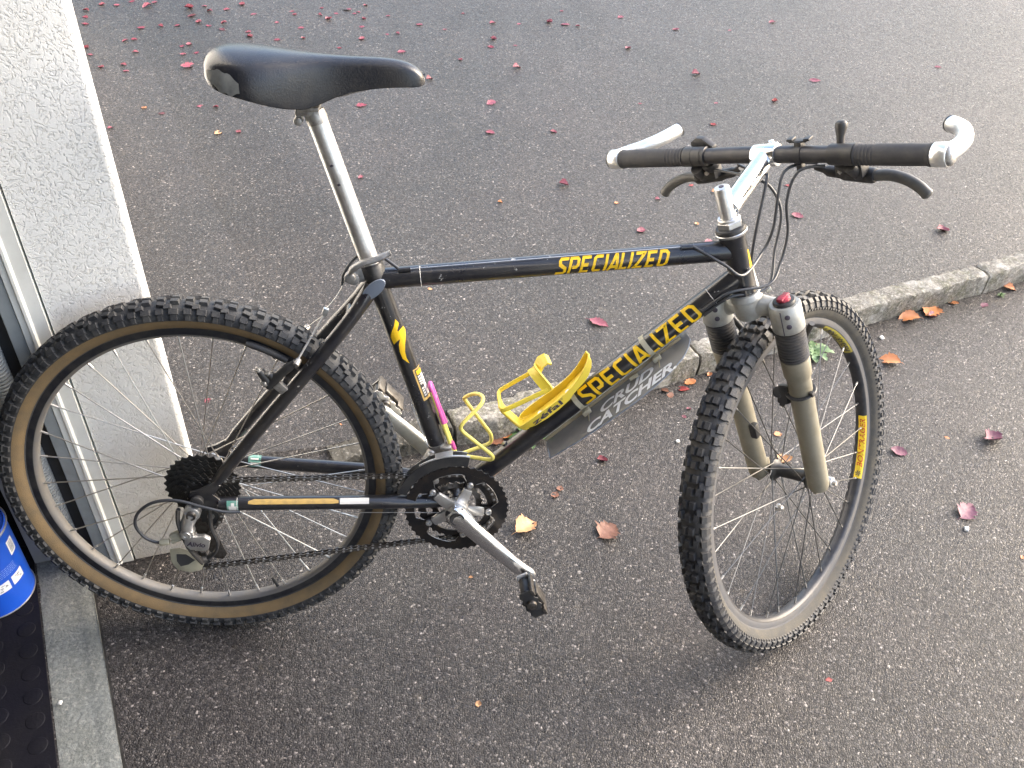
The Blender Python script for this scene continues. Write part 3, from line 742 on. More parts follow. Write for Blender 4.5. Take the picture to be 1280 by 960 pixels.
 ('crimson', 0.0286, 0.093, 3.151, 'small crimson leaf right above the saddle, top row, third from the left', 'leaves scattered above the saddle'),
 ('crimson', 0.028, 0.05, 3.044, 'small crimson leaf right above the saddle, top row, second from the left', 'leaves scattered above the saddle'),
 ('pink', 0.0277, 0.095, 2.978, 'small pink leaf right above the saddle, top row, seventh from the left', 'leaves scattered above the saddle'),
 ('pink', 0.0281, 0.196, 3.027, 'small pink leaf above the saddle nose, second from the left', 'leaves scattered above the saddle nose'),
 ('pink', 0.0269, 0.2, 2.806, 'small pink leaf above the saddle nose, first from the left', 'leaves scattered above the saddle nose'),
 ('pink', 0.027, 0.243, 2.819, 'small pink leaf above the saddle nose, third from the left', 'leaves scattered above the saddle nose'),
 ('pink', 0.038, 0.333, 2.931, 'upright pink leaf at the top centre of the photo right of the saddle', None),
 ('pink', 0.0364, 0.097, 2.743, 'small pink leaf right above the saddle, lower rows, fourth from the left', 'leaves scattered above the saddle'),
 ('pink', 0.0275, 0.442, 2.883, 'small pink leaf above the saddle nose, fourth from the left', 'leaves scattered above the saddle nose'),
 ('crimson', 0.0286, 0.527, 3.089, 'small crimson leaf above the saddle nose', 'leaves scattered above the saddle nose'),
 ('pink', 0.0386, 0.654, 2.98, 'small pink leaf at the top, right of centre, first from the left', 'leaves scattered at the top middle'),
 ('pink', 0.0282, 0.77, 2.98, 'small pink leaf at the top, right of centre, fourth from the left', 'leaves scattered at the top middle'),
 ('pink', 0.0372, 0.647, 2.788, 'small pink leaf at the top, right of centre, second from the left', 'leaves scattered at the top middle'),
 ('crimson', 0.0366, 0.629, 2.697, 'small crimson leaf at the top, right of centre, first from the left', 'leaves scattered at the top middle'),
 ('pink', 0.0268, 0.734, 2.723, 'small pink leaf at the top, right of centre, third from the left', 'leaves scattered at the top middle'),
 ('pink', 0.0415, 0.723, 2.483, 'pink leaf alone on the asphalt in the upper middle of the photo', None),
 ('pink', 0.0422, 0.264, 2.616, 'pink leaf half hidden behind the top of the saddle nose', None),
 ('pink', 0.0257, 0.499, 2.549, 'small pink leaf above the saddle nose, fifth from the left', 'leaves scattered above the saddle nose'),
 ('crimson', 0.0259, 0.013, 2.639, 'small crimson leaf right above the saddle, lower rows, second from the left', 'leaves scattered above the saddle'),
 ('pink', 0.0374, 0.089, 2.881, 'small pink leaf right above the saddle, lower rows, fifth from the left', 'leaves scattered above the saddle'),
 ('crimson', 0.0338, 0.376, 2.348, 'pink leaf touching the tip of the saddle nose', None),
 ('pink', 0.0532, 0.603, 2.142, 'pink leaf between saddle nose and handlebar, above another', None),
 ('pink', 0.0391, 0.905, 3.012, 'small pink leaf at the top, right of centre, fifth from the left', 'leaves scattered at the top middle'),
 ('crimson', 0.0293, 0.979, 3.164, 'small crimson leaf at the top, right of centre, second from the left', 'leaves scattered at the top middle'),
 ('pink', 0.0531, 0.977, 2.989, 'largest of a cluster of pink leaves at the top, right of centre', None),
 ('pink', 0.0283, 1.029, 2.974, 'small pink leaf at the top, right of centre, sixth from the left', 'leaves scattered at the top middle'),
 ('pink', 0.04, 1.243, 3.102, 'faint pink leaf at the top edge right of the clustered leaves', None),
 ('pink', 0.0373, 1.214, 2.724, 'faint tiny pink leaf above the left grip', None),
 ('pink', 0.0391, 1.468, 2.957, 'single pink leaf at the top above the left bar end', None),
 ('pink', 0.0286, 1.711, 2.954, 'single pink leaf at the top above the handlebar centre', None),
 ('pink', 0.0402, 1.936, 3.062, 'single pink leaf at the top, rightmost of the far leaves', None),
 ('crimson', 0.0491, 0.131, 2.094, 'bright pink red leaf on the asphalt below the front half of the saddle', None),
 ('pink', 0.0279, 0.157, 1.554, 'small pink leaf just right of the seat post', None),
]
from mathutils.bvhtree import BVHTree
gtree = BVHTree.FromPolygons([v.co[:] for v in ground.data.vertices], [tuple(p.vertices) for p in ground.data.polygons])
rnd = random.Random(5)
for i, (c, s, x, y, lab, grp) in enumerate(LEAVES):
    o = bpy.data.objects.new('leaf', leaf_data(c, i % 5)); sc.collection.objects.link(o)
    hit = gtree.ray_cast(Vector((x, y, 1)), Vector((0, 0, -1)))[0]
    k = s * (1.12 if s > .03 else 1.0) * (.86 if c == 'tan' and s > .04 else (.88 if y < 1.2 else .72))
    o.location = (x, y, hit.z - .0003)
    o.scale = (k, k, k * rnd.uniform(.7, 1.3))
    o.rotation_euler = (rnd.uniform(-.12, .12), rnd.uniform(-.12, .12), rnd.uniform(-.7, .7) + (math.pi if rnd.random() < .5 else 0))
    tag(o, lab, 'leaf', grp)
# ------------------------------------------------------------------ weeds and pebbles
def weed(loc, n, L0, m_, label, lobed=False, seed=1):
    root = empty('weed', loc); tag(root, label, 'weed'); rnd = random.Random(seed)
    for k in range(n):
        a = k * 2.4 + rnd.uniform(-.3, .3); L = L0 * rnd.uniform(.6, 1.1); up = rnd.uniform(.15, .7)
        g = G(); vs = []; K = 8
        d = Vector((math.cos(a), math.sin(a), 0)); s_ = Vector((-d.y, d.x, 0))
        for i in range(K + 1):
            t = i / K; w = L * .17 * math.sin(math.pi * min(1, t * .9 + .08)) ** .8
            if lobed: w *= (1.7 if i % 2 else .8)
            p = d * (L * t) + Vector((0, 0, .004 + L * up * (t - t * t * .8)))
            vs += [p - s_ * w + Vector((0, 0, w * .3)), p, p + s_ * w + Vector((0, 0, w * .3))]
        g.add(vs, [(3 * i + j, 3 * i + j + 1, 3 * i + j + 4, 3 * i + j + 3) for i in range(K) for j in range(2)])
        g.build('leaf', m_, root, smooth=60)
    g = G(); g.cyl((0, 0, -.004), (0, 0, .012), .003, 8, r2=.0015); g.build('stem', m_, root)
weed((.600, .425, gbase(.6)), 13, .060, GREEN, 'small green dandelion weed at the kerb between the bottle cages', False, 2)
weed((1.395, .742, gbase(1.4)), 17, .050, GREEN2, 'pale green lobed weed at the kerb seen through the front wheel', True, 4)
weed((2.035, .990, gbase(1.4)), 6, .018, GREEN, 'tiny tuft of green moss at the kerb foot near the stone joint', False, 6)
def pebble(x, y, s, label, h=0):
    g = G(); g.box((0, 0, 0), (s, s * .8, s * .6), bev=s * .22)
    o = g.build('pebble', PEB, smooth=60); o.location = (x, y, gbase(x) + h + s * .2); o.rotation_euler = (.2, .1, x * 7); tag(o, label, 'pebble')
pebble(1.603, .799, .012, 'white pebble on the asphalt just below the kerb right of the front wheel')
pebble(.954, .41, .009, 'white pebble on the asphalt left of the front tyre')
pebble(1.533, .122, .011, 'white pebble below the lowest plum leaf at the right')
pebble(-.238, -.195, .0075, 'small white pebble lying on the rubber mat')
bpy.data.objects['pebble.003'].location = (-.262, -.225, .0165)
# ================================================================== bicycle
RW = .333
LEAN = R_(-10.768); STEER = R_(43.36); HTA = R_(70.21)
bike = empty('bicycle', (0, -.0622, .00586), (LEAN, 0, 0))
tag(bike, 'muddy black rigid frame mountain bicycle with yellow lettering leaning by the garage', 'bicycle')
TB = Matrix.Translation((0, 0, RW))
U = Vector((-math.cos(HTA), 0, math.sin(HTA))); Wd = Vector((math.sin(HTA), 0, math.cos(HTA))); Yv = Vector((0, 1, 0))
A = Wd * math.cos(STEER) + Yv * math.sin(STEER); Bv = -Wd * math.sin(STEER) + Yv * math.cos(STEER)
H = Vector((.8917, 0, .3165))
FB = basis(A, Bv, U, H)          # fork frame in bicycle frame
TF = TB @ FB
def F2B(p): return FB @ Vector(p)
BB = Vector((.4233, 0, -.0508)); STd = Vector((-math.cos(R_(73.884)), 0, math.sin(R_(73.884))))
DT0 = BB; DT1 = Vector((.876, 0, .362)); DTd = (DT1 - DT0).normalized(); DTn = Vector((-DTd.z, 0, DTd.x))
TT0 = BB + STd * .426; TT1 = H + U * .090; TTd = (TT1 - TT0).normalized(); TTn = Vector((-TTd.z, 0, TTd.x))

# ---------------- frame
g = G()
g.tube([TT0, TT1], .0165, 20); g.tube([DT0, DT1], .0175, 20)
g.tube([BB, BB + STd * .452], .0158, 20)
g.tube([BB + STd * .43, BB + STd * .4545], [.0172, .0172], 20)
g.tube([H + U * .003, H + U * .008, H + U * .016, H + U * .108, H + U * .115, H + U * .120], [.0215, .0215, .0195, .0195, .0215, .0215], 24)
g.cyl(BB + Vector((0, -.036, 0)), BB + Vector((0, .036, 0)), .0205, 24, bev=.001)
for sgn in (-1, 1):
    g.tube(smooth_path([(.299, sgn * .013, .352), (.27, sgn * .028, .312), (.215, sgn * .040, .246), (.10, sgn * .052, .112), (.030, sgn * .061, .026)], 6), [.0122] * 5 + [.0112] * 12 + [.0105] * 6 + [.0086] * 2, 14)
    g.tube(smooth_path([(.415, sgn * .026, -.046), (.36, sgn * .036, -.040), (.27, sgn * .047, -.030), (.06, sgn * .061, -.015), (.028, sgn * .064, -.012)], 6), [.012] * 18 + [.0115] * 5 + [.0085, .007], 14, flat=1.0)
    M = Matrix.Translation((0, sgn * .0655, 0))
    g.plate([(-.014, .006), (-.010, .015), (.006, .020), (.030, .034), (.040, .026), (.026, .008), (.040, -.008), (.052, -.012), (.050, -.024), (.030, -.024), (.004, -.022), (-.004, -.030), (-.016, -.030), (-.018, -.018), (-.009, -.008)], .006, M, bev=.0012)
    g.cyl((.150, sgn * .047, .190), (.156, sgn * .020, .196), .0068, 12)       # brake boss
    g.tube([(.155, sgn * .05, .182), (.138, sgn * .05, .162)], .0055, 8)
g.cyl((.262, -.03, .302), (.262, .03, .302), .0075, 12)      # stay bridge
g.cyl((.350, -.035, -.041), (.350, .035, -.041), .0075, 12)
# cable stops on the top tube, bottle bosses
for t in (.045, .478):
    c = TT0 + TTd * t + Vector((0, -.010, 0)) + TTn * .0155; g.tube([c - TTd * .009, c + TTd * .009], .0042, 10)
for t in (.10, .165): g.cyl(DT0 + DTd * (t + .03) + DTn * .016, DT0 + DTd * (t + .03) + DTn * .0205, .005, 10)
frame = g.build('frame', BLACKP, bike, TB)

# ---------------- stroke lettering wrapped on tubes
GL = {'S': [[(.66, .91), (.16, .91), (.10, .80), (.14, .60), (.50, .40), (.54, .20), (.46, .09), (-.06, .09)]],
 'P': [[(.09, 0), (.09, .91), (.50, .91), (.60, .80), (.60, .52), (.50, .42), (.24, .42)]],
 'E': [[(.62, .91), (.09, .91), (.09, .09), (.58, .09)], [(.12, .50), (.50, .50)]],
 'C': [[(.62, .91), (.20, .91), (.09, .80), (.09, .20), (.18, .09), (.60, .09)]],
 'I': [[(.09, 0), (.09, 1)]], 'A': [[(-.02, 0), (.34, .93), (.40, .93), (.58, 0)], [(.14, .26), (.50, .26)]],
 'L': [[(.09, 1), (.09, .09), (.52, .09)]], 'Z': [[(.02, .91), (.60, .91), (.06, .09), (.60, .09)]],
 'D': [[(.09, .09), (.09, .91), (.44, .91), (.60, .76), (.60, .24), (.46, .09), (.09, .09)]]}
ADV = {'I': .34, 'L': .62, 'S': .74, 'A': .70}
def ribbon(pts, hw):
    P = [Vector((x, y, 0)) for x, y in pts]; Q = []
    for a, b in zip(P, P[1:]):
        n = max(1, int((b - a).length / .09))
        for k in range(n): Q.append(a.lerp(b, k / n))
    Q.append(P[-1]); L = []; R2 = []
    for i, p in enumerate(Q):
        d1 = (p - Q[i - 1]).normalized() if i else None; d2 = (Q[i + 1] - p).normalized() if i < len(Q) - 1 else None
        d1 = d1 or d2; d2 = d2 or d1; t = (d1 + d2)
        t = t.normalized() if t.length > .1 else d1
        k = hw / max(.55, t.dot(d1)); nrm = Vector((-t.y, t.x, 0)); L.append(p + nrm * k); R2.append(p - nrm * k)
    return L, R2
def tube_text(word, p0, d, nrm, r, s0, s1, height, phi0, slant=.30, hw=.092, off=.0004, adv=.80, clip=None):
    w = 0; xs = []
    for ch in word: xs.append(w); w += ADV.get(ch, .80) if adv == .80 else adv
    w -= .12; k = (s1 - s0) / w; g = G()
    def mp(q, x0):
        s = s0 + (q.x + x0 + slant * (q.y - .5) * height / k * 1.0) * k; v = (q.y - .5) * height
        if clip is not None: v = max(v, clip)
        ph = phi0 + v / r
        return p0 + d * s + (Vector((0, -1, 0)) * math.cos(ph) + nrm * math.sin(ph)) * (r + off)
    for ch, x0 in zip(word, xs):
        for st in GL[ch]:
            L, R2 = ribbon(st, hw); vs = []
            for a, b in zip(L, R2): vs += [mp(a, x0), mp(b, x0)]
            g.add(vs, [(2 * i, 2 * i + 1, 2 * i + 3, 2 * i + 2) for i in range(len(L) - 1)])
    return g
tube_text('SPECIALIZED', TT0, TTd, TTn, .0165, .278, .449, .0285, R_(8), .28).build('lettering', YEL, frame, recalc=False, smooth=60)
tube_text('SPECIALIZED', DT0, DTd, DTn, .0175, .288, .526, .034, R_(16), -.10, .085).build('lettering', YEL, frame, recalc=False, smooth=60)
# S mark on the seat tube (flame-like stroke), painted polygon wrapped on the tube
def wrap_poly(g, poly, p0, d, nrm, r, off=.0004, mi=0, div=8):
    # poly in (s, v): v = arc length round the tube from the side facing the viewer; sliced in v strips
    bm = bmesh.new(); f = bm.faces.new([bm.verts.new((x, y, 0)) for x, y in poly])
    ys = [y for x, y in poly]; lo, hi = min(ys), max(ys)
    for k in range(1, div):
        y = lo + (hi - lo) * k / div
        bmesh.ops.bisect_plane(bm, geom=bm.verts[:] + bm.edges[:] + bm.faces[:], plane_co=(0, y, 0), plane_no=(0, 1, 0))
    bmesh.ops.triangulate(bm, faces=bm.faces[:])
    bm.verts.index_update(); vs = []
    for v in bm.verts:
        ph = v.co.y / r; vs.append(p0 + d * v.co.x + (Vector((0, -1, 0)) * math.cos(ph) + nrm * math.sin(ph)) * (r + off))
    g.add(vs, [[v.index for v in f.verts] for f in bm.faces], mi); bm.free()
STn = Vector((STd.z, 0, -STd.x))    # toward the front of the bicycle
# (s along seat tube from BB, v toward the front)
SR = .0158
lx = [(0.3590, 0.0085), (0.3492, 0.0029), (0.3385, -0.0052), (0.3312, -0.0090), (0.3175, -0.0078), (0.3226, -0.0008), (0.3244, 0.0048), (0.3159, 0.0), (0.3036, -0.0027), (0.2903, -0.0023), (0.2785, 0.0055), (0.2905, 0.0040), (0.301, 0.0052), (0.3121, 0.0092), (0.3232, 0.0150), (0.3330, 0.0210), (0.3409, 0.0190), (0.3399, 0.011), (0.3375, 0.0060), (0.3398, 0.0052), (0.350, 0.0120)]
g = G(); wrap_poly(g, lx, BB, STd, STn, SR); g.build('emblem', YEL, frame, recalc=False, smooth=60)
# rectangular sticker lower on the seat tube
g = G()
s0, s1, v0, v1 = .2045, .2650, .0060, .0265
def rect(s0, s1, v0, v1, off, mi): wrap_poly(g, [(s0, v0), (s1, v0), (s1, v1), (s0, v1)], BB, STd, STn, SR, off, mi)
rect(s0, s1, v0, v1, .00025, 0); rect(s0 + .0050, s1 - .0020, v0 + .0030, v1 - .0010, .0005, 1)
rect(s0 + .0075, s1 - .013, .0165, .0235, .0008, 2); rect(s1 - .0115, s1 - .0040, .0105, .0225, .0008, 3)
for k in range(9):
    a = s0 + .0075 + k * .0045
    if k == 4: continue
    rect(a, a + .0030, .0105, .0150, .0008, 2)
    if k % 3 != 1: rect(a + .0008, a + .0021, .0122, .0135, .0011, 1)
g.build('sticker', [GOLDL, BPLAST, WHITEP, YEL], frame, recalc=False, smooth=None)
# chainstay decal, badges, grey patch
def stay_pt(P, x):
    for a, b in zip(P, P[1:]):
        if (a.x - x) * (b.x - x) <= 0: return a.lerp(b, (x - a.x) / (b.x - a.x))
CSP = smooth_path([(.415, -.026, -.046), (.36, -.036, -.040), (.27, -.047, -.030), (.06, -.061, -.015), (.028, -.064, -.012)], 6)
CSL = [Vector((p.x, -p.y, p.z)) for p in CSP]
def stay_patch(g, P, x0, x1, v0, v1, mi=0, off=.0004, r=.0119, sgn=-1, n=16):
    vs = []
    for i in range(n + 1):
        x = x0 + (x1 - x0) * i / n; p = stay_pt(P, x)
        for j in range(4):
            v = (v0 + (v1 - v0) * j / 3)
            if i in (0, n) and abs(x1 - x0) > .05: v = v0 + (v - v0) * .5 + .001
            ph = v / r; vs.append(p + (Vector((0, sgn, 0)) * math.cos(ph) + Vector((0, 0, 1)) * math.sin(ph)) * (r + off))
    g.add(vs, [(4 * i + j, 4 * i + j + 1, 4 * i + 4 + j + 1, 4 * i + 4 + j) for i in range(n) for j in range(3)], mi)
g = G(); stay_patch(g, CSP, .080, .226, .0055, .0145); g.build('chainstay_decal', GOLDL, frame, recalc=False)
g = G(); stay_patch(g, CSP, .228, .276, .0045, .0150); g.build('worn_patch', WHITEP, frame, recalc=False)
g = G(); stay_patch(g, CSP, .046, .064, -.009, .012, off=.0006); g.build('badge', GREENS, frame, recalc=False, label='green and white badge on the near chainstay')
g = G(); stay_patch(g, CSP, .049, .061, -.005, .003, off=.0009, n=4); stay_patch(g, CSP, .053, .058, .003, .008, off=.0009, n=4); g.build('badge_mark', WHITEP, frame, recalc=False)
g = G(); stay_patch(g, CSL, .060, .082, -.002, .024, off=.0006, sgn=-1); g.build('badge', GREENS, frame, recalc=False, label='green badge on the far chainstay')
g = G(); stay_patch(g, CSL, .064, .078, .003, .006, off=.0009, sgn=-1); stay_patch(g, CSL, .064, .078, .011, .014, off=.0009, sgn=-1); g.build('badge_mark', WHITEP, frame, recalc=False)
g = G(); M = basis((.72, .0, .69), (.35, -.93, 0), (-.69, .0, .72), (.3015, -.0270, .3535)); 
pp = [(.024 * math.cos(a * math.pi / 12), .0105 * math.sin(a * math.pi / 12)) for a in range(24)]
Mx = basis(Vector((.70, -.15, .70)).normalized(), Vector((-.10, -.98, -.10)).normalized(), Vector((-.70, 0, .71)).normalized(), (.3020, -.0285, .3530))
g.plate(pp, .0035, Mx, bev=.001); g.build('reflector_patch', GREYCAP, frame)
# clear protective tape lines on tubes
g = G()
for t in (.068,): 
    c = TT0 + TTd * t; g.tube([c + (Vector((0, -1, 0)) * math.cos(a * .35) + TTn * math.sin(a * .35)) * .0169 for a in range(-3, 5)], .0005, 4)
c = DT0 + DTd * .555; g.tube([c + (Vector((0, -1, 0)) * math.cos(a * .35) + DTn * math.sin(a * .35)) * .0179 for a in range(-3, 5)], .0005, 4)
for x in (.062,): 
    c = Vector((x, -.061, -.015)); g.tube([c + (Vector((0, -1, 0)) * math.cos(a * .5) + Vector((0, 0, 1)) * math.sin(a * .5)) * .0122 for a in range(-3, 4)], .0005, 4)
for t in (.63, .28):
    a0 = Vector((.27, -.028, .312)); b0_ = Vector((.10, -.052, .112)); c = b0_.lerp(a0, t); dd = (a0 - b0_).normalized(); nn = dd.cross(Vector((0, 1, 0))).normalized()
    g.tube([c + (Vector((0, -1, 0)) * math.cos(a * .5) + nn * math.sin(a * .5)) * .0104 for a in range(-3, 4)], .0005, 4)
g.build('tape_edge', WHITEP, frame)
g = G(); 
def hp(u_, ph): return H + U * u_ + (Vector((0, -1, 0)) * math.cos(ph) + Wd * math.sin(ph)) * .0199
vs = []; 
for i in range(9):
    u_ = .055 + .035 * i / 8; w = .10 + .16 * (1 - i / 8); vs += [hp(u_, .95 - w), hp(u_, .95 + w)]
g.add(vs, [(2 * i, 2 * i + 1, 2 * i + 3, 2 * i + 2) for i in range(8)]); g.build('head_badge', YEL, frame, recalc=False)

# ---------------- seat post, clamp, saddle
g = G(); a = BB + STd * .44; b = BB + STd * .683
g.tube([a, b], .0146, 20); 
for t in (.02, .05, .065): pass
post = g.build('seat_post', ALU, bike, TB)
g = G(); pp = BB + STd * .672
g.tube([b - STd * .010, b - STd * .001, b + STd * .008], [.0149, .0156, .0140], 18)
g.box(b + Vector((-.010, 0, .006)), (.034, .028, .010), rot=Matrix.Rotation(R_(4), 4, 'Y'), bev=.004)
g.box(b + Vector((-.008, 0, .012)), (.030, .036, .006), bev=.002)
g.cyl(b + Vector((-.024, -.011, -.006)), b + Vector((-.024, .011, -.006)), .0062, 12, bev=.002); g.cyl(b + Vector((-.024, -.002, -.004)), b + Vector((-.024, -.002, .012)), .004, 10)
g.build('clamp', ALUD, post)
g = G()
for k, (t, w) in enumerate([(.612, .004), (.583, .005)]):
    wrap_poly(g, [(t, -.003 + .001 * k), (t + .003, -.004), (t + .004, .000), (t + .001, .002)], BB, STd, STn, .0146)
g.build('size_marks', INK, post, recalc=False)
g = G()
for sgn in (-1, 1):
    g.tube(smooth_path([(.110, sgn * .030, .668), (.150, sgn * .024, .652), (.190, sgn * .021, .637), (.255, sgn * .021, .637), (.310, sgn * .016, .648), (.355, sgn * .004, .655)], 6), .0035, 8)
# saddle shell
ST = [  # x, centre top z, half width, skirt bottom z, side top drop
 (.0930, .6800, .014, .668), (.0975, .6880, .038, .660), (.108, .6965, .057, .652), (.125, .7005, .0685, .6455), (.150, .6995, .0715, .6390), (.175, .6970, .0660, .6305), (.200, .6935, .0540, .6225), (.225, .6905, .0400, .6185),
 (.245, .6885, .0310, .6240), (.265, .6870, .0255, .6330), (.290, .6855, .0225, .6400), (.320, .6850, .0208, .6440), (.345, .6830, .0200, .6455), (.362, .6795, .0188, .6455), (.374, .6740, .0165, .6455), (.3825, .6665, .0125, .6465), (.3865, .6590, .0060, .6490)]
def saddle_mesh():
    g = G(); vs = []; K = 20
    for (x, zt, hw, zb) in ST:
        for k in range(K + 1):
            q = -1 + 2 * k / K; a = abs(q)
            if a < .62: t = a / .62; y = hw * (.86 * t) ; z = zt - (.012 * (hw / .07)) * t ** 2.0 - .003 * t ** 3
            else:
                t = (a - .62) / .38; y = hw * (.86 + .14 * math.sin(t * math.pi / 2 * .9) - .05 * max(0, t - .6)); z0 = zt - (.012 * (hw / .07)) - .003; z = z0 + (zb - z0) * (t ** 1.35)
            vs.append((x, math.copysign(y, q) if q else 0, z))
    n = len(ST); W_ = K + 1
    fs = [(i * W_ + k, i * W_ + k + 1, (i + 1) * W_ + k + 1, (i + 1) * W_ + k) for i in range(n - 1) for k in range(K)]
    g.add(vs, fs)
    # underside
    o = len(g.v); vs = []
    for i, (x, zt, hw, zb) in enumerate(ST):
        for k in range(5):
            q = -1 + k / 2; vs.append((x, hw * .93 * q, zb + .006 + .010 * (1 - q * q)))
    g.add(vs, [(i * 5 + k, (i + 1) * 5 + k, (i + 1) * 5 + k + 1, i * 5 + k + 1) for i in range(n - 1) for k in range(4)])
    for i in range(n - 1):
        g.f.append((i * W_, (i + 1) * W_, o + (i + 1) * 5, o + i * 5)); g.m.append(0)
        g.f.append((i * W_ + K, o + i * 5 + 4, o + (i + 1) * 5 + 4, (i + 1) * W_ + K)); g.m.append(0)
    g.f.append(tuple(range(W_))); g.m.append(0); g.f.append(tuple((n - 1) * W_ + k for k in range(W_))); g.m.append(0)
    return g
sad = saddle_mesh().build('saddle', LEATHER, bike, TB, smooth=80)
md = sad.modifiers.new('smooth', 'SUBSURF'); md.levels = 2; md.render_levels = 2
g.build('saddle_rail', ALUD, sad)
# worn grey corner panel: follows the skirt near the rear
g = G(); vs = []
def sad_pt(x, f):   # f 0 = top edge of skirt, 1 = bottom
    for a_, b_ in zip(ST, ST[1:]):
        if a_[0] <= x <= b_[0]:
            t = (x - a_[0]) / (b_[0] - a_[0]); zt, hw, zb = (a_[i] + (b_[i] - a_[i]) * t for i in (1, 2, 3)); break
    q = f; y = hw * (.86 + .14 * math.sin(q * math.pi / 2 * .9) - .05 * max(0, q - .6)); z0 = zt - (.012 * (hw / .07)) - .003; return Vector((x, -y - .0012, z0 + (zb - z0) * (q ** 1.35)))
for i in range(14):
    t = i / 13; x = .1035 + .044 * t; mid = .50 + .20 * t; hh_ = .30 * math.sin(math.pi * (.12 + .80 * t)) ** .7 * (1 + .12 * math.sin(t * 19))
    for k in range(4): vs.append(sad_pt(x, min(.93, max(.05, mid + hh_ * (k / 1.5 - 1)))))
g.add(vs, [(i * 4 + k, i * 4 + k + 1, (i + 1) * 4 + k + 1, (i + 1) * 4 + k) for i in range(13) for k in range(3)])
g.build('scuffed_panel', SCUFF, sad, smooth=80)
# quick release at the seat cluster
g = G(); sc0 = BB + STd * .438
g.cyl(sc0 + Vector((-.030, -.020, -.004)), sc0 + Vector((-.030, .020, -.004)), .0095, 14, bev=.002)
g.tube(smooth_path([(.268, -.027, .374), (.272, -.030, .386), (.288, -.031, .397), (.310, -.029, .403), (.330, -.026, .412)], 5), [.0060] * 6 + [.0068] * 12 + [.0055] * 3, 12, flat=.7)
g.box(sc0 + Vector((-.022, 0, -.002)), (.018, .022, .022), bev=.004)
g.cyl((.268, -.020, .373), (.268, -.034, .373), .0085, 14, bev=.002)
g.build('quick_release', QRG, bike, TB)
g = G(); g.tube([sc0 - STd * .012, sc0 + STd * .012, sc0 + STd * .0135], [.0182, .0182, .0172], 22); g.build('seat_collar', BLACKPD, bike, TB)

# ---------------- wheels
def tyre_mesh(front):
    g = G()
    prof = [(.2835, -.0110), (.2865, -.0138), (.2895, -.0172), (.2950, -.0212), (.3030, -.0243), (.3080, -.0250), (.3150, -.0232), (.3205, -.0185), (.3240, -.0105), (.3255, 0)]
    prof = prof + [(r, -y) for r, y in prof[-2::-1]]
    mis = [2 if j in ((0, 4, 5, 12, 13, 17) if front else (0, 17)) else (1 if (1 <= j <= 3 or 14 <= j <= 16) else 0) for j in range(18)]
    g.lathe(prof, 168, mis=mis)
    NR = 96
    rnd = random.Random(4)
    for i in range(NR):
        a = 2 * math.pi * i / NR
        def knob(da, y, phi, l, w, h, r0, yaw=0):
            aa = a + da; rad = Vector((math.cos(aa), 0, math.sin(aa))); tan = Vector((-math.sin(aa), 0, math.cos(aa))); yy = Vector((0, 1, 0))
            nrm = rad * math.cos(phi) + yy * math.sin(phi); acr = yy * math.cos(phi) - rad * math.sin(phi)
            M = basis(tan * math.cos(yaw) + acr * math.sin(yaw), -tan * math.sin(yaw) + acr * math.cos(yaw), nrm, rad * r0 + yy * y)
            vs = [Vector((sx * l / 2 * k, sy * w / 2 * k, z)) for z, k in ((-.0015, 1.08), (h, .84)) for sx, sy in ((-1, -1), (1, -1), (1, 1), (-1, 1))]
            g.add(vs, [(4, 5, 6, 7), (0, 1, 5, 4), (1, 2, 6, 5), (2, 3, 7, 6), (3, 0, 4, 7)], 0, M)
        st = math.pi / NR
        j = rnd.uniform(-.0004, .0004)
        if i % 2 == 0:
            knob(0, .0056, R_(9), .0135, .0098, .0060 + j, .3250); knob(0, -.0056, R_(-9), .0135, .0098, .0060 + j, .3250)
            knob(st * .9, .0150, R_(36), .0125, .0085, .0058, .3212, .15); knob(st * .9, -.0150, R_(-36), .0125, .0085, .0058, .3212, -.15)
        else:
            knob(0, .0000, 0, .0125, .0110, .0060, .3254)
            knob(-st * .2, .0122, R_(24), .0140, .0078, .0058, .3236, -.2); knob(-st * .2, -.0122, R_(-24), .0140, .0078, .0058, .3236, .2)
        for sg in (-1, 1):
            knob(0, sg * .0206, sg * R_(56), .0125 if i % 2 else .0155, .0100, .0056, .3168)
            knob(0, sg * .0243, sg * R_(78), .0080 if i % 2 else .0110, .0120, .0026, .3105)
        if front:
            for sg in (-1, 1):
                for da in (-.5, .5): knob(da * math.pi / NR, sg * .0238, sg * R_(84), .0038, .0120, .0012, .3060)
    return g
def rim_mesh():
    g = G()
    prof = [(.2870, -.0098), (.2872, -.0112), (.2862, -.0122), (.2820, -.0120), (.2740, -.0119), (.2725, -.0112), (.2690, -.0085), (.2678, -.0045), (.2675, 0)]
    prof = prof + [(r, -y) for r, y in prof[-2::-1]] + [(.2790, .0098), (.2790, -.0098)]
    n = len(prof)
    mis = [0 if j in (2, 3, 12, 13) else 1 for j in range(n)]
    return g.lathe(prof, 168, mis=mis, close=True)
def hub_mesh(front):
    g = G()
    if front: g.lathe([(0, -.050), (.006, -.050), (.009, -.046), (.010, -.038), (.021, -.036), (.0215, -.0335), (.017, -.031), (.012, -.024), (.0115, 0), (.012, .024), (.017, .031), (.0215, .0335), (.021, .036), (.010, .038), (.009, .046), (.006, .050), (0, .050)], 28)
    else: g.lathe([(0, -.062), (.007, -.062), (.009, -.056), (.012, -.052), (.018, -.030), (.0225, -.022), (.0225, -.019), (.016, -.016), (.0135, 0), (.0135, .02), (.016, .029), (.0225, .033), (.0225, .036), (.013, .040), (.010, .056), (.007, .062), (0, .062)], 28)
    return g
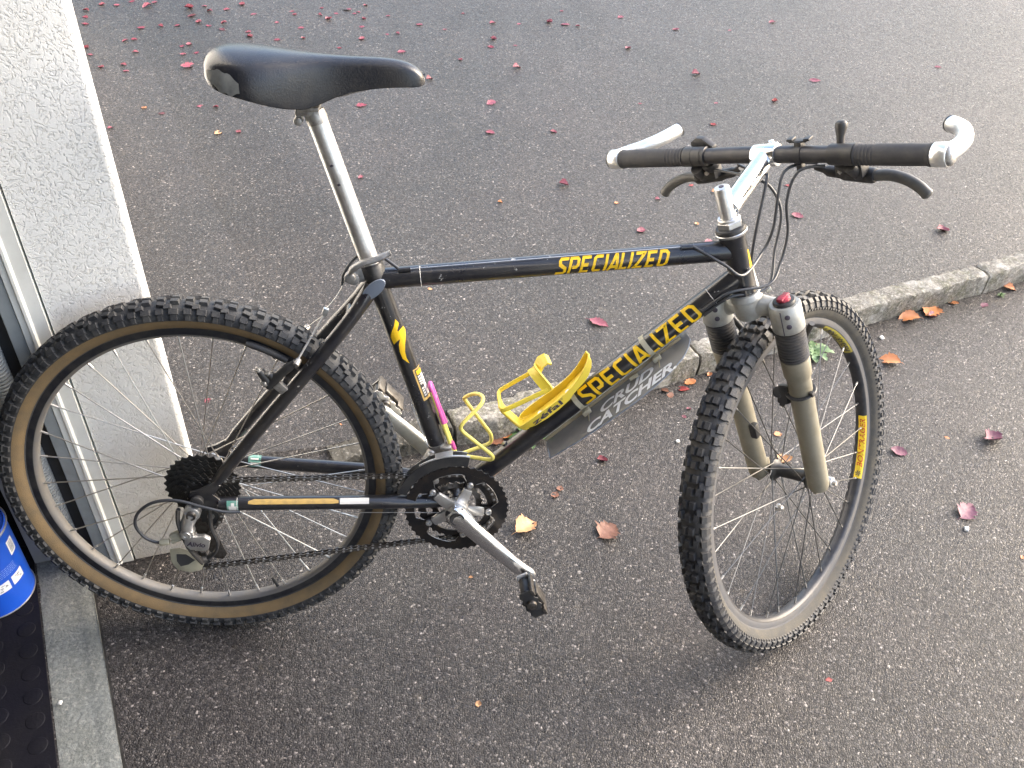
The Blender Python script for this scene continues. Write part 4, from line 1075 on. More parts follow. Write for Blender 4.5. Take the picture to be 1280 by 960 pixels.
def make_wheel(front, matrix, label):
    wh = empty('wheel', parent=bike); wh.matrix_local = matrix; wh['label'] = label
    ty = tyre_mesh(front).build('tyre', [TREADF, TANF, SIDEF] if front else [TREAD, TAN, TREAD], wh, smooth=40, recalc=False)
    rim_mesh().build('rim', [RIMS, RIMF] if front else [RIMB, RIMG], wh, smooth=40)
    hb = hub_mesh(front).build('hub', BPLAST if front else ALUD, wh)
    fr_ = .0195; rr = .2685
    sides = ((-1, -.0335 if front else -.0205), (1, .0335 if front else .0345))
    cross = (4 if front else 6) * 2 * math.pi / 32 / 1.0
    smat = SPKD if front else SPK
    proto = {}
    for sg, fy in sides:
        for dr_ in (-1, 1):
            g = G(); a0 = dr_ * (R_(48) if front else R_(66))
            p = Vector((fr_ * math.cos(a0), fy + (.0012 * dr_), fr_ * math.sin(a0))); q = Vector((rr, sg * .0022, 0))
            g.tube([p, q], .00105, 6, caps=False)
            g.cyl(q + (p - q).normalized() * .012, q + Vector((.003, 0, 0)), .0019, 8, mi=1)
            proto[(sg, dr_)] = g.build('spoke', [smat, ALU if not front else ALUD], wh, recalc=False)
    for k in range(8):
        for i, (sg, dr_) in enumerate(((-1, -1), (1, -1), (-1, 1), (1, 1))):
            o = proto[(sg, dr_)]
            o2_ = o if k == 0 else inst(o, wh)
            o2_.matrix_local = Matrix.Rotation(-(k * 2 * math.pi / 8 + i * 2 * math.pi / 32 + (.07 if front else .02)), 4, 'Y')
    return wh
rw = make_wheel(False, TB, 'rear wheel with clean tan sidewalls')
fwm = TF @ Matrix.Translation((.0204, 0, -.3818))
fw = make_wheel(True, fwm, 'front wheel with dusty grey sidewalls and yellow rim stickers')
# rim stickers on the inner face of the front rim: yellow band with red italic letters
def text_geom(body, size, shear=0.0, offset=0.0, space=1.0, sx=1.0):
    c = bpy.data.curves.new('txt', 'FONT'); c.body = body; c.size = size; c.shear = shear; c.offset = offset; c.space_character = space; c.fill_mode = 'FRONT'
    o = bpy.data.objects.new('txt', c); sc.collection.objects.link(o)
    me = bpy.data.meshes.new_from_object(o)
    vs = [(v.co.x * sx, v.co.y, 0) for v in me.vertices]; fs = [tuple(p.vertices) for p in me.polygons]
    bpy.data.objects.remove(o); bpy.data.curves.remove(c); bpy.data.meshes.remove(me)
    return vs, fs
def rim_sticker(a0, a1, body, name, c0, c1):
    # a0->a1 angles about the wheel axis; covers the near slope of the inner rim face
    def rp(a, v):      # v 0..1 from brake-track edge inward over the profile
        prof = [(.2724, -.0118), (.2684, -.0088), (.2672, -.0045), (.2669, .0), (.2672, .0045)]
        t = v * (len(prof) - 1); i = min(int(t), len(prof) - 2); t -= i
        r = prof[i][0] * (1 - t) + prof[i + 1][0] * t; y = prof[i][1] * (1 - t) + prof[i + 1][1] * t
        return Vector((math.cos(a) * r, y, math.sin(a) * r))
    g = G(); n = 24; vs = []
    for i in range(n + 1):
        for j in range(6): vs.append(rp(a0 + (a1 - a0) * i / n, j / 5 * .9))
    g.add(vs, [(i * 6 + j, i * 6 + j + 1, (i + 1) * 6 + j + 1, (i + 1) * 6 + j) for i in range(n) for j in range(5)], 0)
    tv, tf = text_geom(body, 1.0, .25, .015, sx=1.0)
    w = max(v[0] for v in tv); hgt = .75
    vs = []
    for x, y, z in tv:
        a = a0 + (a1 - a0) * (.17 + .78 * x / w); v = .16 + .66 * (y / hgt)
        p = rp(a, min(.95, max(.02, v))); k = 1 - .0006 / .268; vs.append(Vector((p.x * k, p.y - .0001, p.z * k)))
    g.add(vs, tf, 1)
    for k in range(6):      # small pinwheel mark at the start
        b = k * math.pi / 3; ca = a0 + (a1 - a0) * .08; vs = []
        for dx, dy in ((0, 0), (math.cos(b), math.sin(b)), (math.cos(b + .6), math.sin(b + .6))):
            p = rp(ca + dx * .020, .46 + dy * .32); q = .9975; vs.append(Vector((p.x * q, p.y, p.z * q)))
        g.add(vs, [(0, 1, 2)], 2)
    g.build(name, [c0, c1, INK], fw, recalc=False, smooth=None)
STK = mat('rim_sticker_yellow', (.78, .56, .03), .4, dirt=(.6, .42, .05), dirt_amt=.4)
STKR = mat('rim_sticker_red', (.55, .09, .02), .45)
STKB = mat('rim_sticker_dim_yellow', (.42, .36, .05), .5, dirt=(.2, .16, .04), dirt_amt=.7)
rim_sticker(R_(-41), R_(-13), 'BONTRAGER', 'rim_sticker', STK, STKR)
rim_sticker(R_(50), R_(22), 'BONTRAGER', 'rim_sticker', STKB, INK)
g = G(); g.cyl((.268 * math.cos(-1.214), 0, .268 * math.sin(-1.214)), (.245 * math.cos(-1.214), 0, .245 * math.sin(-1.214)), .0030, 8); g.build('valve', BPLAST, rw)
g = G(); g.cyl((-.098, -.026, .008), (-.090, -.026, .0), .0052, 10, bev=.001); g.box((-.094, -.022, .004), (.012, .006, .010), bev=.002); g.build('spoke_magnet', ALU, fw)

# ---------------- cassette
def gear(g, n, R, rin, y, t, M=None, mi=0, depth=.0045):
    out = []
    for i in range(n):
        a = 2 * math.pi * i / n; s_ = 2 * math.pi / n
        out += [(a, R - depth), (a + s_ * .28, R - depth * .55), (a + s_ * .44, R), (a + s_ * .58, R), (a + s_ * .74, R - depth * .55)]
    g.ring(out, rin, y, t, M, mi)
cas = empty('cassette', parent=bike); cas.matrix_local = TB
for k, (n, R2) in enumerate([(30, .0630), (26, .0550), (23, .0490), (20, .0430), (17, .0365), (15, .0325), (13, .0285), (11, .0245)]):
    g = G(); gear(g, n, R2, .012, -.0285 - .0036 * k, .0020)
    g.build('sprocket', CASS, cas, smooth=None)
g = G(); g.lathe([(0, -.056), (.012, -.056), (.0165, -.0555), (.0165, -.026), (0, -.026)], 24); g.build('freehub_body', CASS, cas)

# ---------------- cranks and chainrings
cr_ = empty('crankset', parent=bike); cr_.matrix_local = TB @ Matrix.Translation(BB)
Y1, Y2, Y3 = -.0450, -.0375, -.0305
ang = [R_(65), R_(137), R_(209), R_(281), R_(353)]
def chainring(n, R, rin, y, name, mt_, tabs=True, bc=.055):
    g = G(); gear(g, n, R, rin, y, .0028, depth=.0032)
    if tabs:
        for a in ang:
            M = Matrix.Translation((0, y, 0)) @ Matrix.Rotation(-a, 4, 'Y')
            g.plate([(bc - .008, -.0065), (bc + .004, -.0085), (rin + .002, -.020), (rin + .002, .020), (bc + .004, .0085), (bc - .008, .0065)], .0032, M)
    return g.build(name, mt_, cr_, smooth=None)
chainring(44, .0895, .0720, Y1, 'chainring', RINGB)
chainring(32, .0665, .0530, Y2, 'chainring', RINGB, True, .048)
chainring(22, .0460, .0340, Y3, 'chainring', CHAINM, False)
# bright inner edges of the outer ring windows
g = G()
for a in ang:
    b = a + R_(36)
    g.tube([(.0722 * math.cos(q), Y1 - .0012, .0722 * math.sin(q)) for q in [b + R_(t) for t in range(-19, 20, 3)]], .0007, 4)
    for sg in (-1, 1):
        q0 = a + sg * R_(8.5); q1 = a + sg * R_(16.5)
        g.tube([(.060 * math.cos(q0), Y1 - .0014, .060 * math.sin(q0)), (.0722 * math.cos(q1), Y1 - .0014, .0722 * math.sin(q1))], .0006, 4)
g.build('window_edges', ALUD, cr_)
g = G()
for a in ang:
    M = Matrix.Translation((0, Y1 - .004, 0)) @ Matrix.Rotation(-a, 4, 'Y')
    g.plate([(.006, -.010), (.030, -.0095), (.0465, -.0075), (.0475, -.002), (.0475, .004), (.0465, .0075), (.030, .0095), (.006, .010)], .007, M, bev=.0015)
g.cyl((0, Y1 - .008, 0), (0, Y1 + .006, 0), .021, 24, bev=.002)
g.build('spider', ALU, cr_)
for a in ang:
    g = G(); c = Vector((.055 * math.cos(a), 0, .055 * math.sin(a)))
    g.lathe([(0, -.0015), (.0022, -.0015), (.0022, -.0042), (.0050, -.0042), (.0056, -.0034), (.0056, .004), (0, .004)], 14, mat=Matrix.Translation(c + Vector((0, Y1 - .0018, 0))))
    g.build('chainring_bolt', ALU, cr_)
CA = Vector((.1225, 0, -.1195)).normalized()
def crank_arm(side):
    g = G(); d = CA if side < 0 else -CA; P = []; L_ = .172
    st = [(-.016, .0120, .009), (-.010, .0165, .011), (0, .0185, .0125), (.012, .0180, .012), (.035, .0155, .0105), (.08, .0140, .0092), (.13, .0125, .0082), (.158, .0125, .0078), (.170, .0135, .0078), (.180, .0118, .0072), (.186, .007, .005)]
    vs = []; perp = Vector((-d.z, 0, d.x))
    SG = 16
    for s_, hw, ht in st:
        y = (-.064 - .018 * max(0, min(1, (s_) / .12))) if side < 0 else (.060 + .016 * max(0, min(1, s_ / .12)))
        for k in range(SG):
            q = 2 * math.pi * k / SG; cx = math.copysign(abs(math.cos(q)) ** .55, math.cos(q)); sx = math.copysign(abs(math.sin(q)) ** .55, math.sin(q))
            vs.append(d * s_ + perp * (hw * cx) + Vector((0, y + ht * sx, 0)))
    n = len(st)
    g.add(vs, [(i * SG + k, i * SG + (k + 1) % SG, (i + 1) * SG + (k + 1) % SG, (i + 1) * SG + k) for i in range(n - 1) for k in range(SG)] + [tuple(range(SG)), tuple((n - 1) * SG + k for k in range(SG))])
    return g
ca = crank_arm(-1).build('crank_arm', CHROME, cr_, smooth=50)
crank_arm(1).build('crank_arm', CREAM, cr_, smooth=50)
g = G(); g.lathe([(0, -.0755), (.009, -.0758), (.0105, -.0768), (.0125, -.0768), (.0130, -.075), (.0130, -.068)], 24); g.build('dust_cap', BPLAST, cr_)
g = G(); g.cyl((0, -.06, 0), (0, .058, 0), .009, 14); g.build('axle', CHAINM, cr_)
def pedal(side):
    end = BB + (CA if side < 0 else -CA) * .172
    y = -.086 if side < 0 else .080
    pd = empty('pedal', parent=bike)
    tilt = R_(62) if side < 0 else R_(50)
    pd.matrix_local = TB @ Matrix.Translation((end.x, y, end.z)) @ Matrix.Rotation(tilt, 4, 'Y')
    s = side
    g = G(); g.cyl((0, 0, 0), (0, s * .022, 0), .0068, 12); g.cyl((0, s * .018, 0), (0, s * .078, 0), .0105, 14, r2=.0085, bev=.001); g.build('spindle', CHAINM, pd)
    g = G()
    g.plate([(-.024, -.009), (-.028, 0), (-.023, .0095), (-.010, .012), (.010, .012), (.024, .009), (.028, 0), (.023, -.009), (.010, -.012), (-.010, -.012)], .036, Matrix.Translation((0, s * .048, 0)), bev=.003)
    g.build('pedal_body', BPLAST, pd)
    for yy, m_, sc_ in ((.028, ALU if side > 0 else WHITEP, .74), (.070, BPLAST if side < 0 else ALUD, .68)):
        g = G(); out = []
        for k in range(9):
            x = -.042 + .0105 * k; out += [(x * sc_, (.0125 + (.003 if k % 2 else 0)) * (1 - .25 * abs(x) / .042)), ((x + .005) * sc_, (.0125 + (.003 if k % 2 else 0)) * (1 - .25 * abs(x) / .042))]
        out2 = [(x, -z) for x, z in out[::-1]]
        g.plate(out + out2, .0030, Matrix.Translation((0, s * yy, 0)), bev=.0008); g.build('cage_plate', m_, pd)
    g = G(); g.box((0, s * .052, .015), (.032, .030, .006), bev=.002); g.box((.024, s * .052, .013), (.014, .046, .005), bev=.001); g.box((-.024, s * .052, .013), (.014, .046, .005), bev=.001); g.build('cleat_clamp', CHAINM, pd)
    return pd
pedal(-1); pedal(1)

# ---------------- chain
def chain_mesh(path):
    L = [0]
    for a, b in zip(path, path[1:]): L.append(L[-1] + (b - a).length)
    tot = L[-1]; n = int(tot / .0127); g = G(); i = 0
    def at(s):
        nonlocal i
        i = 0
        while i < len(L) - 2 and L[i + 1] < s: i += 1
        t = (s - L[i]) / max(1e-9, L[i + 1] - L[i]); return path[i].lerp(path[i + 1], t)
    for k in range(n):
        a = at(k * .0127); b = at((k + 1) * .0127); d = (b - a).normalized(); up = d.cross(Vector((0, 1, 0))).normalized()
        w = .0036 if k % 2 else .0026; M = basis(d, Vector((0, 1, 0)), up, (a + b) / 2)
        for sg in (-1, 1):
            out = [(-.0092, -.001), (-.0080, -.0036), (-.0052, -.0040), (0, -.0024), (.0052, -.0040), (.0080, -.0036), (.0092, -.001), (.0092, .001), (.0080, .0036), (.0052, .0040), (0, .0024), (-.0052, .0040), (-.0080, .0036), (-.0092, .001)]
            g.plate(out, .0010, M @ Matrix.Translation((0, sg * w, 0)))
        g.cyl(a + Vector((0, -.0046, 0)), a + Vector((0, .0046, 0)), .0022, 8, mi=1)
    return g
def arcp(c, r, a0, a1, y, n=14): return [Vector((c[0] + r * math.cos(R_(a0 + (a1 - a0) * k / n)), y, c[1] + r * math.sin(R_(a0 + (a1 - a0) * k / n)))) for k in range(n + 1)]
# runs: small sprocket - middle ring - tension pulley - guide pulley
yc = -.0455; yr = -.0440
P = []
P += arcp((0, 0), .0225, 205, 92, -.0465, 10)
P += arcp((BB.x, BB.z), .0665, 94, -86, Y2, 24)
P += arcp((-.022, -.142), .0175, -82, -200, -.0485, 8)
P += arcp((.011, -.048), .0175, -60, 55, -.0485, 8)
P += [P[0].copy()]
chain_mesh(P).build('chain', [CHAINM, ALU], bike, TB, smooth=30)

# ---------------- rear derailleur
rd = empty('rear_derailleur', parent=bike); rd.matrix_local = TB
g = G()
g.cyl((-.010, -.064, -.020), (-.010, -.083, -.020), .0135, 18, bev=.003)
g.tube([(-.012, -.076, -.022), (-.020, -.080, -.040), (-.022, -.080, -.056)], [.0125, .0115, .0125], 14)
g.cyl((-.022, -.070, -.056), (-.022, -.090, -.056), .0115, 18, bev=.002)
g.build('knuckle', ALU, rd)
g = G(); g.lathe([(0, -.086), (.004, -.086), (.0045, -.0885), (.0075, -.0885), (.008, -.087), (.008, -.080), (0, -.08)], 16, mat=Matrix.Translation((-.010, 0, -.020))); g.build('pivot_bolt', CHAINM, rd)
g = G(); g.lathe([(0, -.0905), (.003, -.0905), (.0035, -.0925), (.0070, -.0925), (.0075, -.091), (.0075, -.08), (0, -.08)], 16, mat=Matrix.Translation((-.022, 0, -.056))); g.build('pivot_bolt', ALU, rd)
g = G(); M = basis(Vector((.97, 0, -.10)).normalized(), (0, 1, 0), Vector((.10, 0, .97)).normalized(), (-.008, -.086, -.073))
M = Matrix.Translation((-.006, -.086, -.074)) @ Matrix.Rotation(R_(8), 4, 'Y')
g.plate([(-.020, .012), (.010, .016), (.020, .010), (.017, -.012), (.006, -.015), (-.012, -.014), (-.022, -.004)], .010, M, bev=.002); g.build('body_plate', ALU, rd)
tv, tf = text_geom('Alivio', .0125, .2, .0004)
g = G(); g.add([Vector((x - .017, -.0056, y - .005)) for x, y, z in tv], tf, 0, M); g.build('lettering', INK, rd, recalc=False, smooth=None)
g = G(); g.tube(smooth_path([(-.030, -.080, -.010), (-.033, -.083, -.036), (-.025, -.084, -.080), (-.014, -.080, -.110), (-.010, -.072, -.128)], 5), [.006] * 21, 10, flat=.6)
g.tube(smooth_path([(.014, -.060, -.026), (.012, -.062, -.062), (.018, -.062, -.090), (.012, -.062, -.114), (-.006, -.062, -.130)], 5), [.0058] * 21, 10, flat=.6)
g.tube([(-.006, -.064, -.130), (-.012, -.070, -.126)], .006, 8)
g.build('link_arm', BPLAST, rd)
def pulley(c, y):
    g = G(); M = Matrix.Translation((c[0], y, c[1])); gear(g, 11, .0200, .006, 0, .0035, M, depth=.004); g.lathe([(0, -.004), (.006, -.004), (.006, .004), (0, .004)], 14, mat=M, mi=1); g.build('pulley', [BPLAST, ALUD], rd, smooth=None)
pulley((.011, -.048), -.0485); pulley((-.022, -.142), -.0485)
g = G(); M = Matrix.Translation((-.040, -.058, -.135)) @ Matrix.Rotation(R_(30), 4, 'Y')
cage_o = [(-.034, .010), (-.020, .020), (.006, .023), (.028, .014), (.030, -.008), (.016, -.022), (-.006, -.026), (-.022, -.014)]
g.plate(cage_o, .0022, M, bev=.0006); cg = g.build('cage_plate', STRAP, rd)
g = G(); g.plate([(-.020, .006), (-.006, .013), (.012, .008), (.006, -.006), (-.004, -.016), (-.014, -.008)], .0006, M @ Matrix.Translation((0, -.0016, 0))); g.build('cage_slot', SHADOWY, rd)
g = G(); M = Matrix.Translation((-.004, -.040, -.095)) @ Matrix.Rotation(R_(70), 4, 'Y')
g.plate([(-.055, -.012), (-.058, 0), (-.050, .013), (0, .016), (.050, .012), (.058, 0), (.050, -.012), (0, -.014)], .0022, M, bev=.0006); g.build('cage_plate', CHAINM, rd)
g = G(); g.cyl((-.054, -.080, -.076), (-.070, -.080, -.077), .0055, 10, bev=.001); g.cyl((-.050, -.080, -.076), (-.040, -.080, -.072), .0038, 8); g.box((-.040, -.078, -.066), (.022, .010, .018), rot=Matrix.Rotation(R_(-25), 4, 'Y'), bev=.003); g.build('barrel_adjuster', STRAP, rd)
# quick release nut / lever of the rear hub
g = G(); g.cyl((0, -.068, 0), (0, -.078, 0), .0105, 14, bev=.002); g.build('hub_nut', BPLAST, bike, TB)
g = G(); g.cyl((0, .068, 0), (0, .082, 0), .010, 14, bev=.002)
g.tube(smooth_path([(0, .082, 0), (.012, .086, .004), (.040, .086, -.004), (.058, .084, -.006)], 5), [.006] * 10 + [.0065] * 6, 10, flat=.6)
g.build('hub_quick_release', BPLAST, bike, TB)

# ---------------- front derailleur
fd = empty('front_derailleur', parent=bike); fd.matrix_local = TB
g = G(); c = BB + STd * .105
g.tube([c - STd * .009, c + STd * .009], .0182, 22); g.box(c + Vector((.012, -.017, .002)), (.020, .014, .016), bev=.003)
g.tube([c + Vector((-.012, -.014, -.004)), c + Vector((-.020, -.026, -.010)), c + Vector((-.012, -.034, -.040))], [.009, .008, .007], 10)
g.cyl(c + Vector((-.014, -.022, -.004)), c + Vector((-.014, -.034, -.004)), .0065, 12, bev=.001)
g.cyl(c + Vector((-.006, -.026, -.044)), c + Vector((-.006, -.044, -.044)), .006, 12, bev=.001)
g.build('linkage', ALUD, fd)
def band(g, y, r0, r1, a0, a1, n=16, t=.0018):
    vs = []
    for k in range(n + 1):
        a = R_(a0 + (a1 - a0) * k / n); q0 = r0; q1 = r1 - .004 * abs(k / n - .3) * 2
        for yy in (y - t / 2, y + t / 2):
            for q in (q0, q1): vs.append((BB.x + q * math.cos(a), yy, BB.z + q * math.sin(a)))
    fs = []
    for k in range(n):
        o = 4 * k; fs += [(o, o + 1, o + 5, o + 4), (o + 2, o + 6, o + 7, o + 3), (o, o + 4, o + 6, o + 2), (o + 1, o + 3, o + 7, o + 5)]
    fs += [(0, 2, 3, 1), (4 * n, 4 * n + 1, 4 * n + 3, 4 * n + 2)]
    g.add(vs, fs)
g = G(); band(g, -.0495, .0915, .112, 78, 158); g.build('cage_plate', BPLAST, fd)
g = G(); band(g, -.0335, .086, .112, 80, 160); g.build('cage_plate', ALUD, fd)
g = G(); g.tube([(BB.x + .112 * math.cos(R_(a)), -.0335 - .016, BB.z + .112 * math.sin(R_(a))) for a in range(78, 125, 5)], .0016, 6); g.box((BB.x - .02, -.0415, BB.z + .109), (.03, .016, .002), rot=Matrix.Rotation(R_(-12), 4, 'Y')); g.build('cage_bridge', ALU, fd)
# ---------------- helper frames for things bolted to the tubes
DTM = basis(DTd, (0, 1, 0), DTn, DT0)       # local (s, y, n): n away from the ground side
def DP(s, n, y): return DT0 + DTd * s + DTn * n + Vector((0, y, 0))
def SP(s, n, y): return BB + STd * s + STn * n + Vector((0, y, 0))
def slab(g, rows, t, mi=0):
    """rows of points -> sheet with thickness t along its own normal"""
    n = len(rows); m_ = len(rows[0]); P = [[Vector(p) for p in r] for r in rows]
    top = []; bot = []
    for i in range(n):
        for j in range(m_):
            a = P[min(i + 1, n - 1)][j] - P[max(i - 1, 0)][j]; b = P[i][min(j + 1, m_ - 1)] - P[i][max(j - 1, 0)]
            nn = a.cross(b).normalized() * t / 2; top.append(P[i][j] + nn); bot.append(P[i][j] - nn)
    N_ = n * m_; fs = []
    for i in range(n - 1):
        for j in range(m_ - 1):
            q = (i * m_ + j, i * m_ + j + 1, (i + 1) * m_ + j + 1, (i + 1) * m_ + j); fs.append(q); fs.append(tuple(N_ + k for k in q[::-1]))
    for i in range(n - 1):
        for j in (0, m_ - 1): a = i * m_ + j; b = a + m_; fs.append((a, b, N_ + b, N_ + a))
    for j in range(m_ - 1):
        for i in (0, n - 1): a = i * m_ + j; fs.append((a, a + 1, N_ + a + 1, N_ + a))
    g.add(top + bot, fs, mi)

# ---------------- smoked mudguard sheet under the down tube
NG = -.027
edge = [(.186, .047), (.24, .058), (.30, .065), (.36, .0685), (.41, .0645), (.44, .057), (.462, .047), (.478, .031), (.488, .009)]
def gw(s):
    for (a, wa), (b, wb) in zip(edge, edge[1:]):
        if a <= s <= b: return wa + (wb - wa) * (s - a) / (b - a)
    return edge[-1][1]
rows = []
for i in range(31):
    s = .186 + .3 * i / 30; w = gw(s); rows.append([DP(s, NG - .004 * (abs(k) / 8) ** 2, w * k / 8) for k in range(-8, 9)])
mg = G(); slab(mg, rows, .0016); guard = mg.build('mudguard', SMOKE, bike, TB, smooth=60)
g = G()
for sg in (-1, 1):
    g.tube([DP(s, NG - .0042, sg * gw(s)) for s in [.186 + .3 * k / 40 for k in range(41)]], .0011, 6)
g.tube([DP(.186, NG - .001, y / 1000) for y in range(-48, 49, 8)], .0011, 6); g.build('moulded_edge', GREYCAP, guard)
g = G()
for sg in (-1, 1): g.tube([DP(.188, NG + .006, sg * .0070), DP(.475, NG + .006, sg * .0080)], .0026, 10, flat=1.2)
g.build('ridge', CLEARE, guard)
def flat_text(body, size, s0, s1, y0, y1, shear, off, arch=0.0):
    tv, tf = text_geom(body, 1.0, shear, off, 1.0); w = max(v[0] for v in tv); x0 = min(v[0] for v in tv); h_ = .74
    vs = []
    for x, y, z in tv:
        t = (x - x0) / (w - x0); v = y / h_; s = s0 + (s1 - s0) * t; yy = y0 + (y1 - y0) * v + arch * math.sin(math.pi * t) * (1)
        vs.append(DP(s, NG - .004 * min(1, abs(yy) / .075) ** 2 + .0012, yy))
    return vs, tf
g = G()
vs, tf = flat_text('CRUD', 1, .300, .412, -.0375, -.0165, .38, .030); g.add(vs, tf)
vs, tf = flat_text('CATCHER.', 1, .266, .448, -.0615, -.0405, .38, .032, -.0010); g.add(vs, tf)
g.build('lettering', GLETTER, guard, recalc=False, smooth=None)
# straps
for k, (s, w) in enumerate(((.278, .0085), (.4255, .0085))):
    g = G(); R0 = .0186; rows = []
    for j in range(27):
        a = R_(-60 + 300 * j / 26)    # angle from -y towards +n
        p = lambda ss: DT0 + DTd * ss + (Vector((0, -1, 0)) * math.cos(a) + DTn * math.sin(a)) * R0
        rows.append([p(s - w / 2), p(s), p(s + w / 2)])
    slab(g, rows, .0013)
    g.box(DP(s, -.020, -.016), (w * 1.7, .012, .008), rot=DTM.to_3x3().to_4x4(), bev=.001)
    g.tube([DP(s + .002, -.022, -.020), DP(s - .004, -.028, -.034)], [.003, .0015], 6, flat=.4)
    g.build('strap', STRAP, guard, smooth=50)
g = G(); g.tube([DP(.37, -.020, -.019), DP(.385, -.021, -.021)], .003, 8); g.build('clip', STRAP, guard)

# ---------------- yellow plastic bottle cage on the down tube
pc = empty('bottle_cage', parent=bike); pc.matrix_local = TB; pc['label'] = 'solid yellow plastic bottle cage on the down tube'
g = G()
# back trough: floor and two walls, (s, wall foot n, half width, wall top n, floor n)
st_ = [(.176, .0290, .012, .0330, .024), (.184, .0265, .018, .0350, .0225), (.20, .0215, .0200, .0355, .0215), (.225, .0185, .0205, .0345, .0210), (.25, .0185, .0205, .0335, .0212), (.274, .0205, .0200, .0335, .0225), (.286, .0245, .0190, .0350, .0250), (.298, .0265, .0180, .0370, .0270), (.312, .0285, .0170, .0410, .0300), (.325, .0330, .0160, .0465, .0350), (.336, .0400, .0140, .0520, .0425), (.343, .0480, .0110, .0560, .0500)]
rows = []
for s, n0, hw, n1, nf in st_:
    rows.append([DP(s, n1, -hw), DP(s, (n0 + n1) / 2, -hw - .0002), DP(s, n0, -hw), DP(s, n0 + .0005, -hw + .003), DP(s, nf, -hw + .006), DP(s, nf, 0), DP(s, nf, hw - .006), DP(s, n0 + .0005, hw - .003), DP(s, n0, hw), DP(s, (n0 + n1) / 2, hw + .0002), DP(s, n1, hw)])
slab(g, rows, .0024)
g.build('back_plate', YPL, pc, smooth=40)
g = G()
rows = [[DP(s + .004 * 0, n, y) for y in (-hw, -hw * .5, 0, hw * .5, hw)] for s, n, hw in ((.186, .0215, .013), (.179, .024, .0125), (.1755, .032, .0115), (.174, .045, .0105), (.174, .060, .0105), (.175, .074, .012), (.178, .084, .016), (.182, .089, .020))]
slab(g, rows, .0050)
for sg in (-1, 1): g.tube([DP(.183, .0215, sg * .0125), DP(.1755, .034, sg * .0115), DP(.174, .075, sg * .0112), DP(.178, .086, sg * .014)], .0028, 8)
g.build('foot', YPL, pc, smooth=50)
g = G()
loop = round_path([DP(.262, .0640, -.030), DP(.184, .0850, -.031), DP(.180, .0880, -.026), DP(.180, .0885, .024), DP(.184, .0885, .031), DP(.254, .0770, .030)], .010, 6)
g.tube(loop, .0045, 10, flat=.62, up=tuple(DTn)); g.build('side_arms', YPL, pc)
g = G(); rows = []
for k in range(15):
    t = k / 14; y = -.033 + .066 * t; bow = .022 * math.sin(math.pi * t)
    s = .262 - .009 * t; n = .0615 + .017 * t + bow
    rows.append([DP(s - .0075, n + .001, y), DP(s, n, y), DP(s + .0065, n + .0005, y), DP(s + .0095, n - .0035 if False else n + .004, y)])
slab(g, rows, .0030); 
rows = []
for k in range(9):
    t = k / 8; y = -.002 + .022 * t; rows.append([DP(.266, .083 + .010 * t, y), DP(.276, .088 + .010 * t, y), DP(.286, .087 + .008 * t, y + .001), DP(.288, .081 + .006 * t, y + .002)])
slab(g, rows, .0032)
g.build('bottle_clasp', YPL, pc, smooth=50)
tv, tf = text_geom('z\u00e9fal', 1.0, .0, .022, 1.0); w = max(v[0] for v in tv)
g = G(); g.add([DP(.200 + .062 * x / w, .0228 + .0100 * y / .80, -.0225) for x, y, z in tv], tf); 
rr_ = [(.2650 + .0014 * math.cos(a), .0310 + .0014 * math.sin(a)) for a in [k * math.pi / 5 for k in range(10)]]
for k in range(10): 
    a, b = rr_[k], rr_[(k + 1) % 10]; g.tube([DP(a[0], a[1], -.0222), DP(b[0], b[1], -.0222)], .00025, 4)
g.build('lettering', INK, pc, recalc=False, smooth=None)
g = G()
for s in (.215, .275):
    g = G(); g.cyl(DP(s, .019, 0), DP(s, .0250, 0), .0042, 10); g.build('bolt', ALU, pc)

# ---------------- wire bottle cage on the seat tube
wc = empty('bottle_cage', parent=bike); wc.matrix_local = TB; wc['label'] = 'yellow wire bottle cage with pink tape on the seat tube'
g = G()
path = [SP(.215, .0215, -.008), SP(.10, .0215, -.009), SP(.086, .024, -.012), SP(.068, .083, -.030), SP(.078, .088, -.034), SP(.146, .050, -.036), SP(.156, .055, -.036), SP(.173, .096, -.018), SP(.176, .100, 0), SP(.176, .086, .018), SP(.166, .064, .030), SP(.158, .064, .033), SP(.078, .089, .030), SP(.064, .084, .028), SP(.068, .022, .012), SP(.09, .0215, .009), SP(.215, .0215, .008)]
g.tube(round_path(path, .012, 6), .0033, 10); g.build('wire', YWIRE, wc, smooth=60)
g = G()
g.tube(round_path([SP(.150, .0225, -.0085), SP(.222, .0225, -.0075), SP(.226, .0225, 0), SP(.222, .0225, .0075), SP(.150, .0225, .0085)], .006, 6), .0038, 10); g.tube([SP(.170, .023, 0), SP(.146, .023, 0)], [.0055, .0060], 12)
g.build('pink_tape', PINK, wc)
g = G(); g.tube([SP(.095, .024, -.0075), SP(.110, .024, -.008)], .0050, 10); g.build('pink_tape', PINK, wc)
g = G(); g.cyl(SP(.20, .016, 0), SP(.20, .0255, 0), .0035, 10); g.build('bolt', ALU, wc)

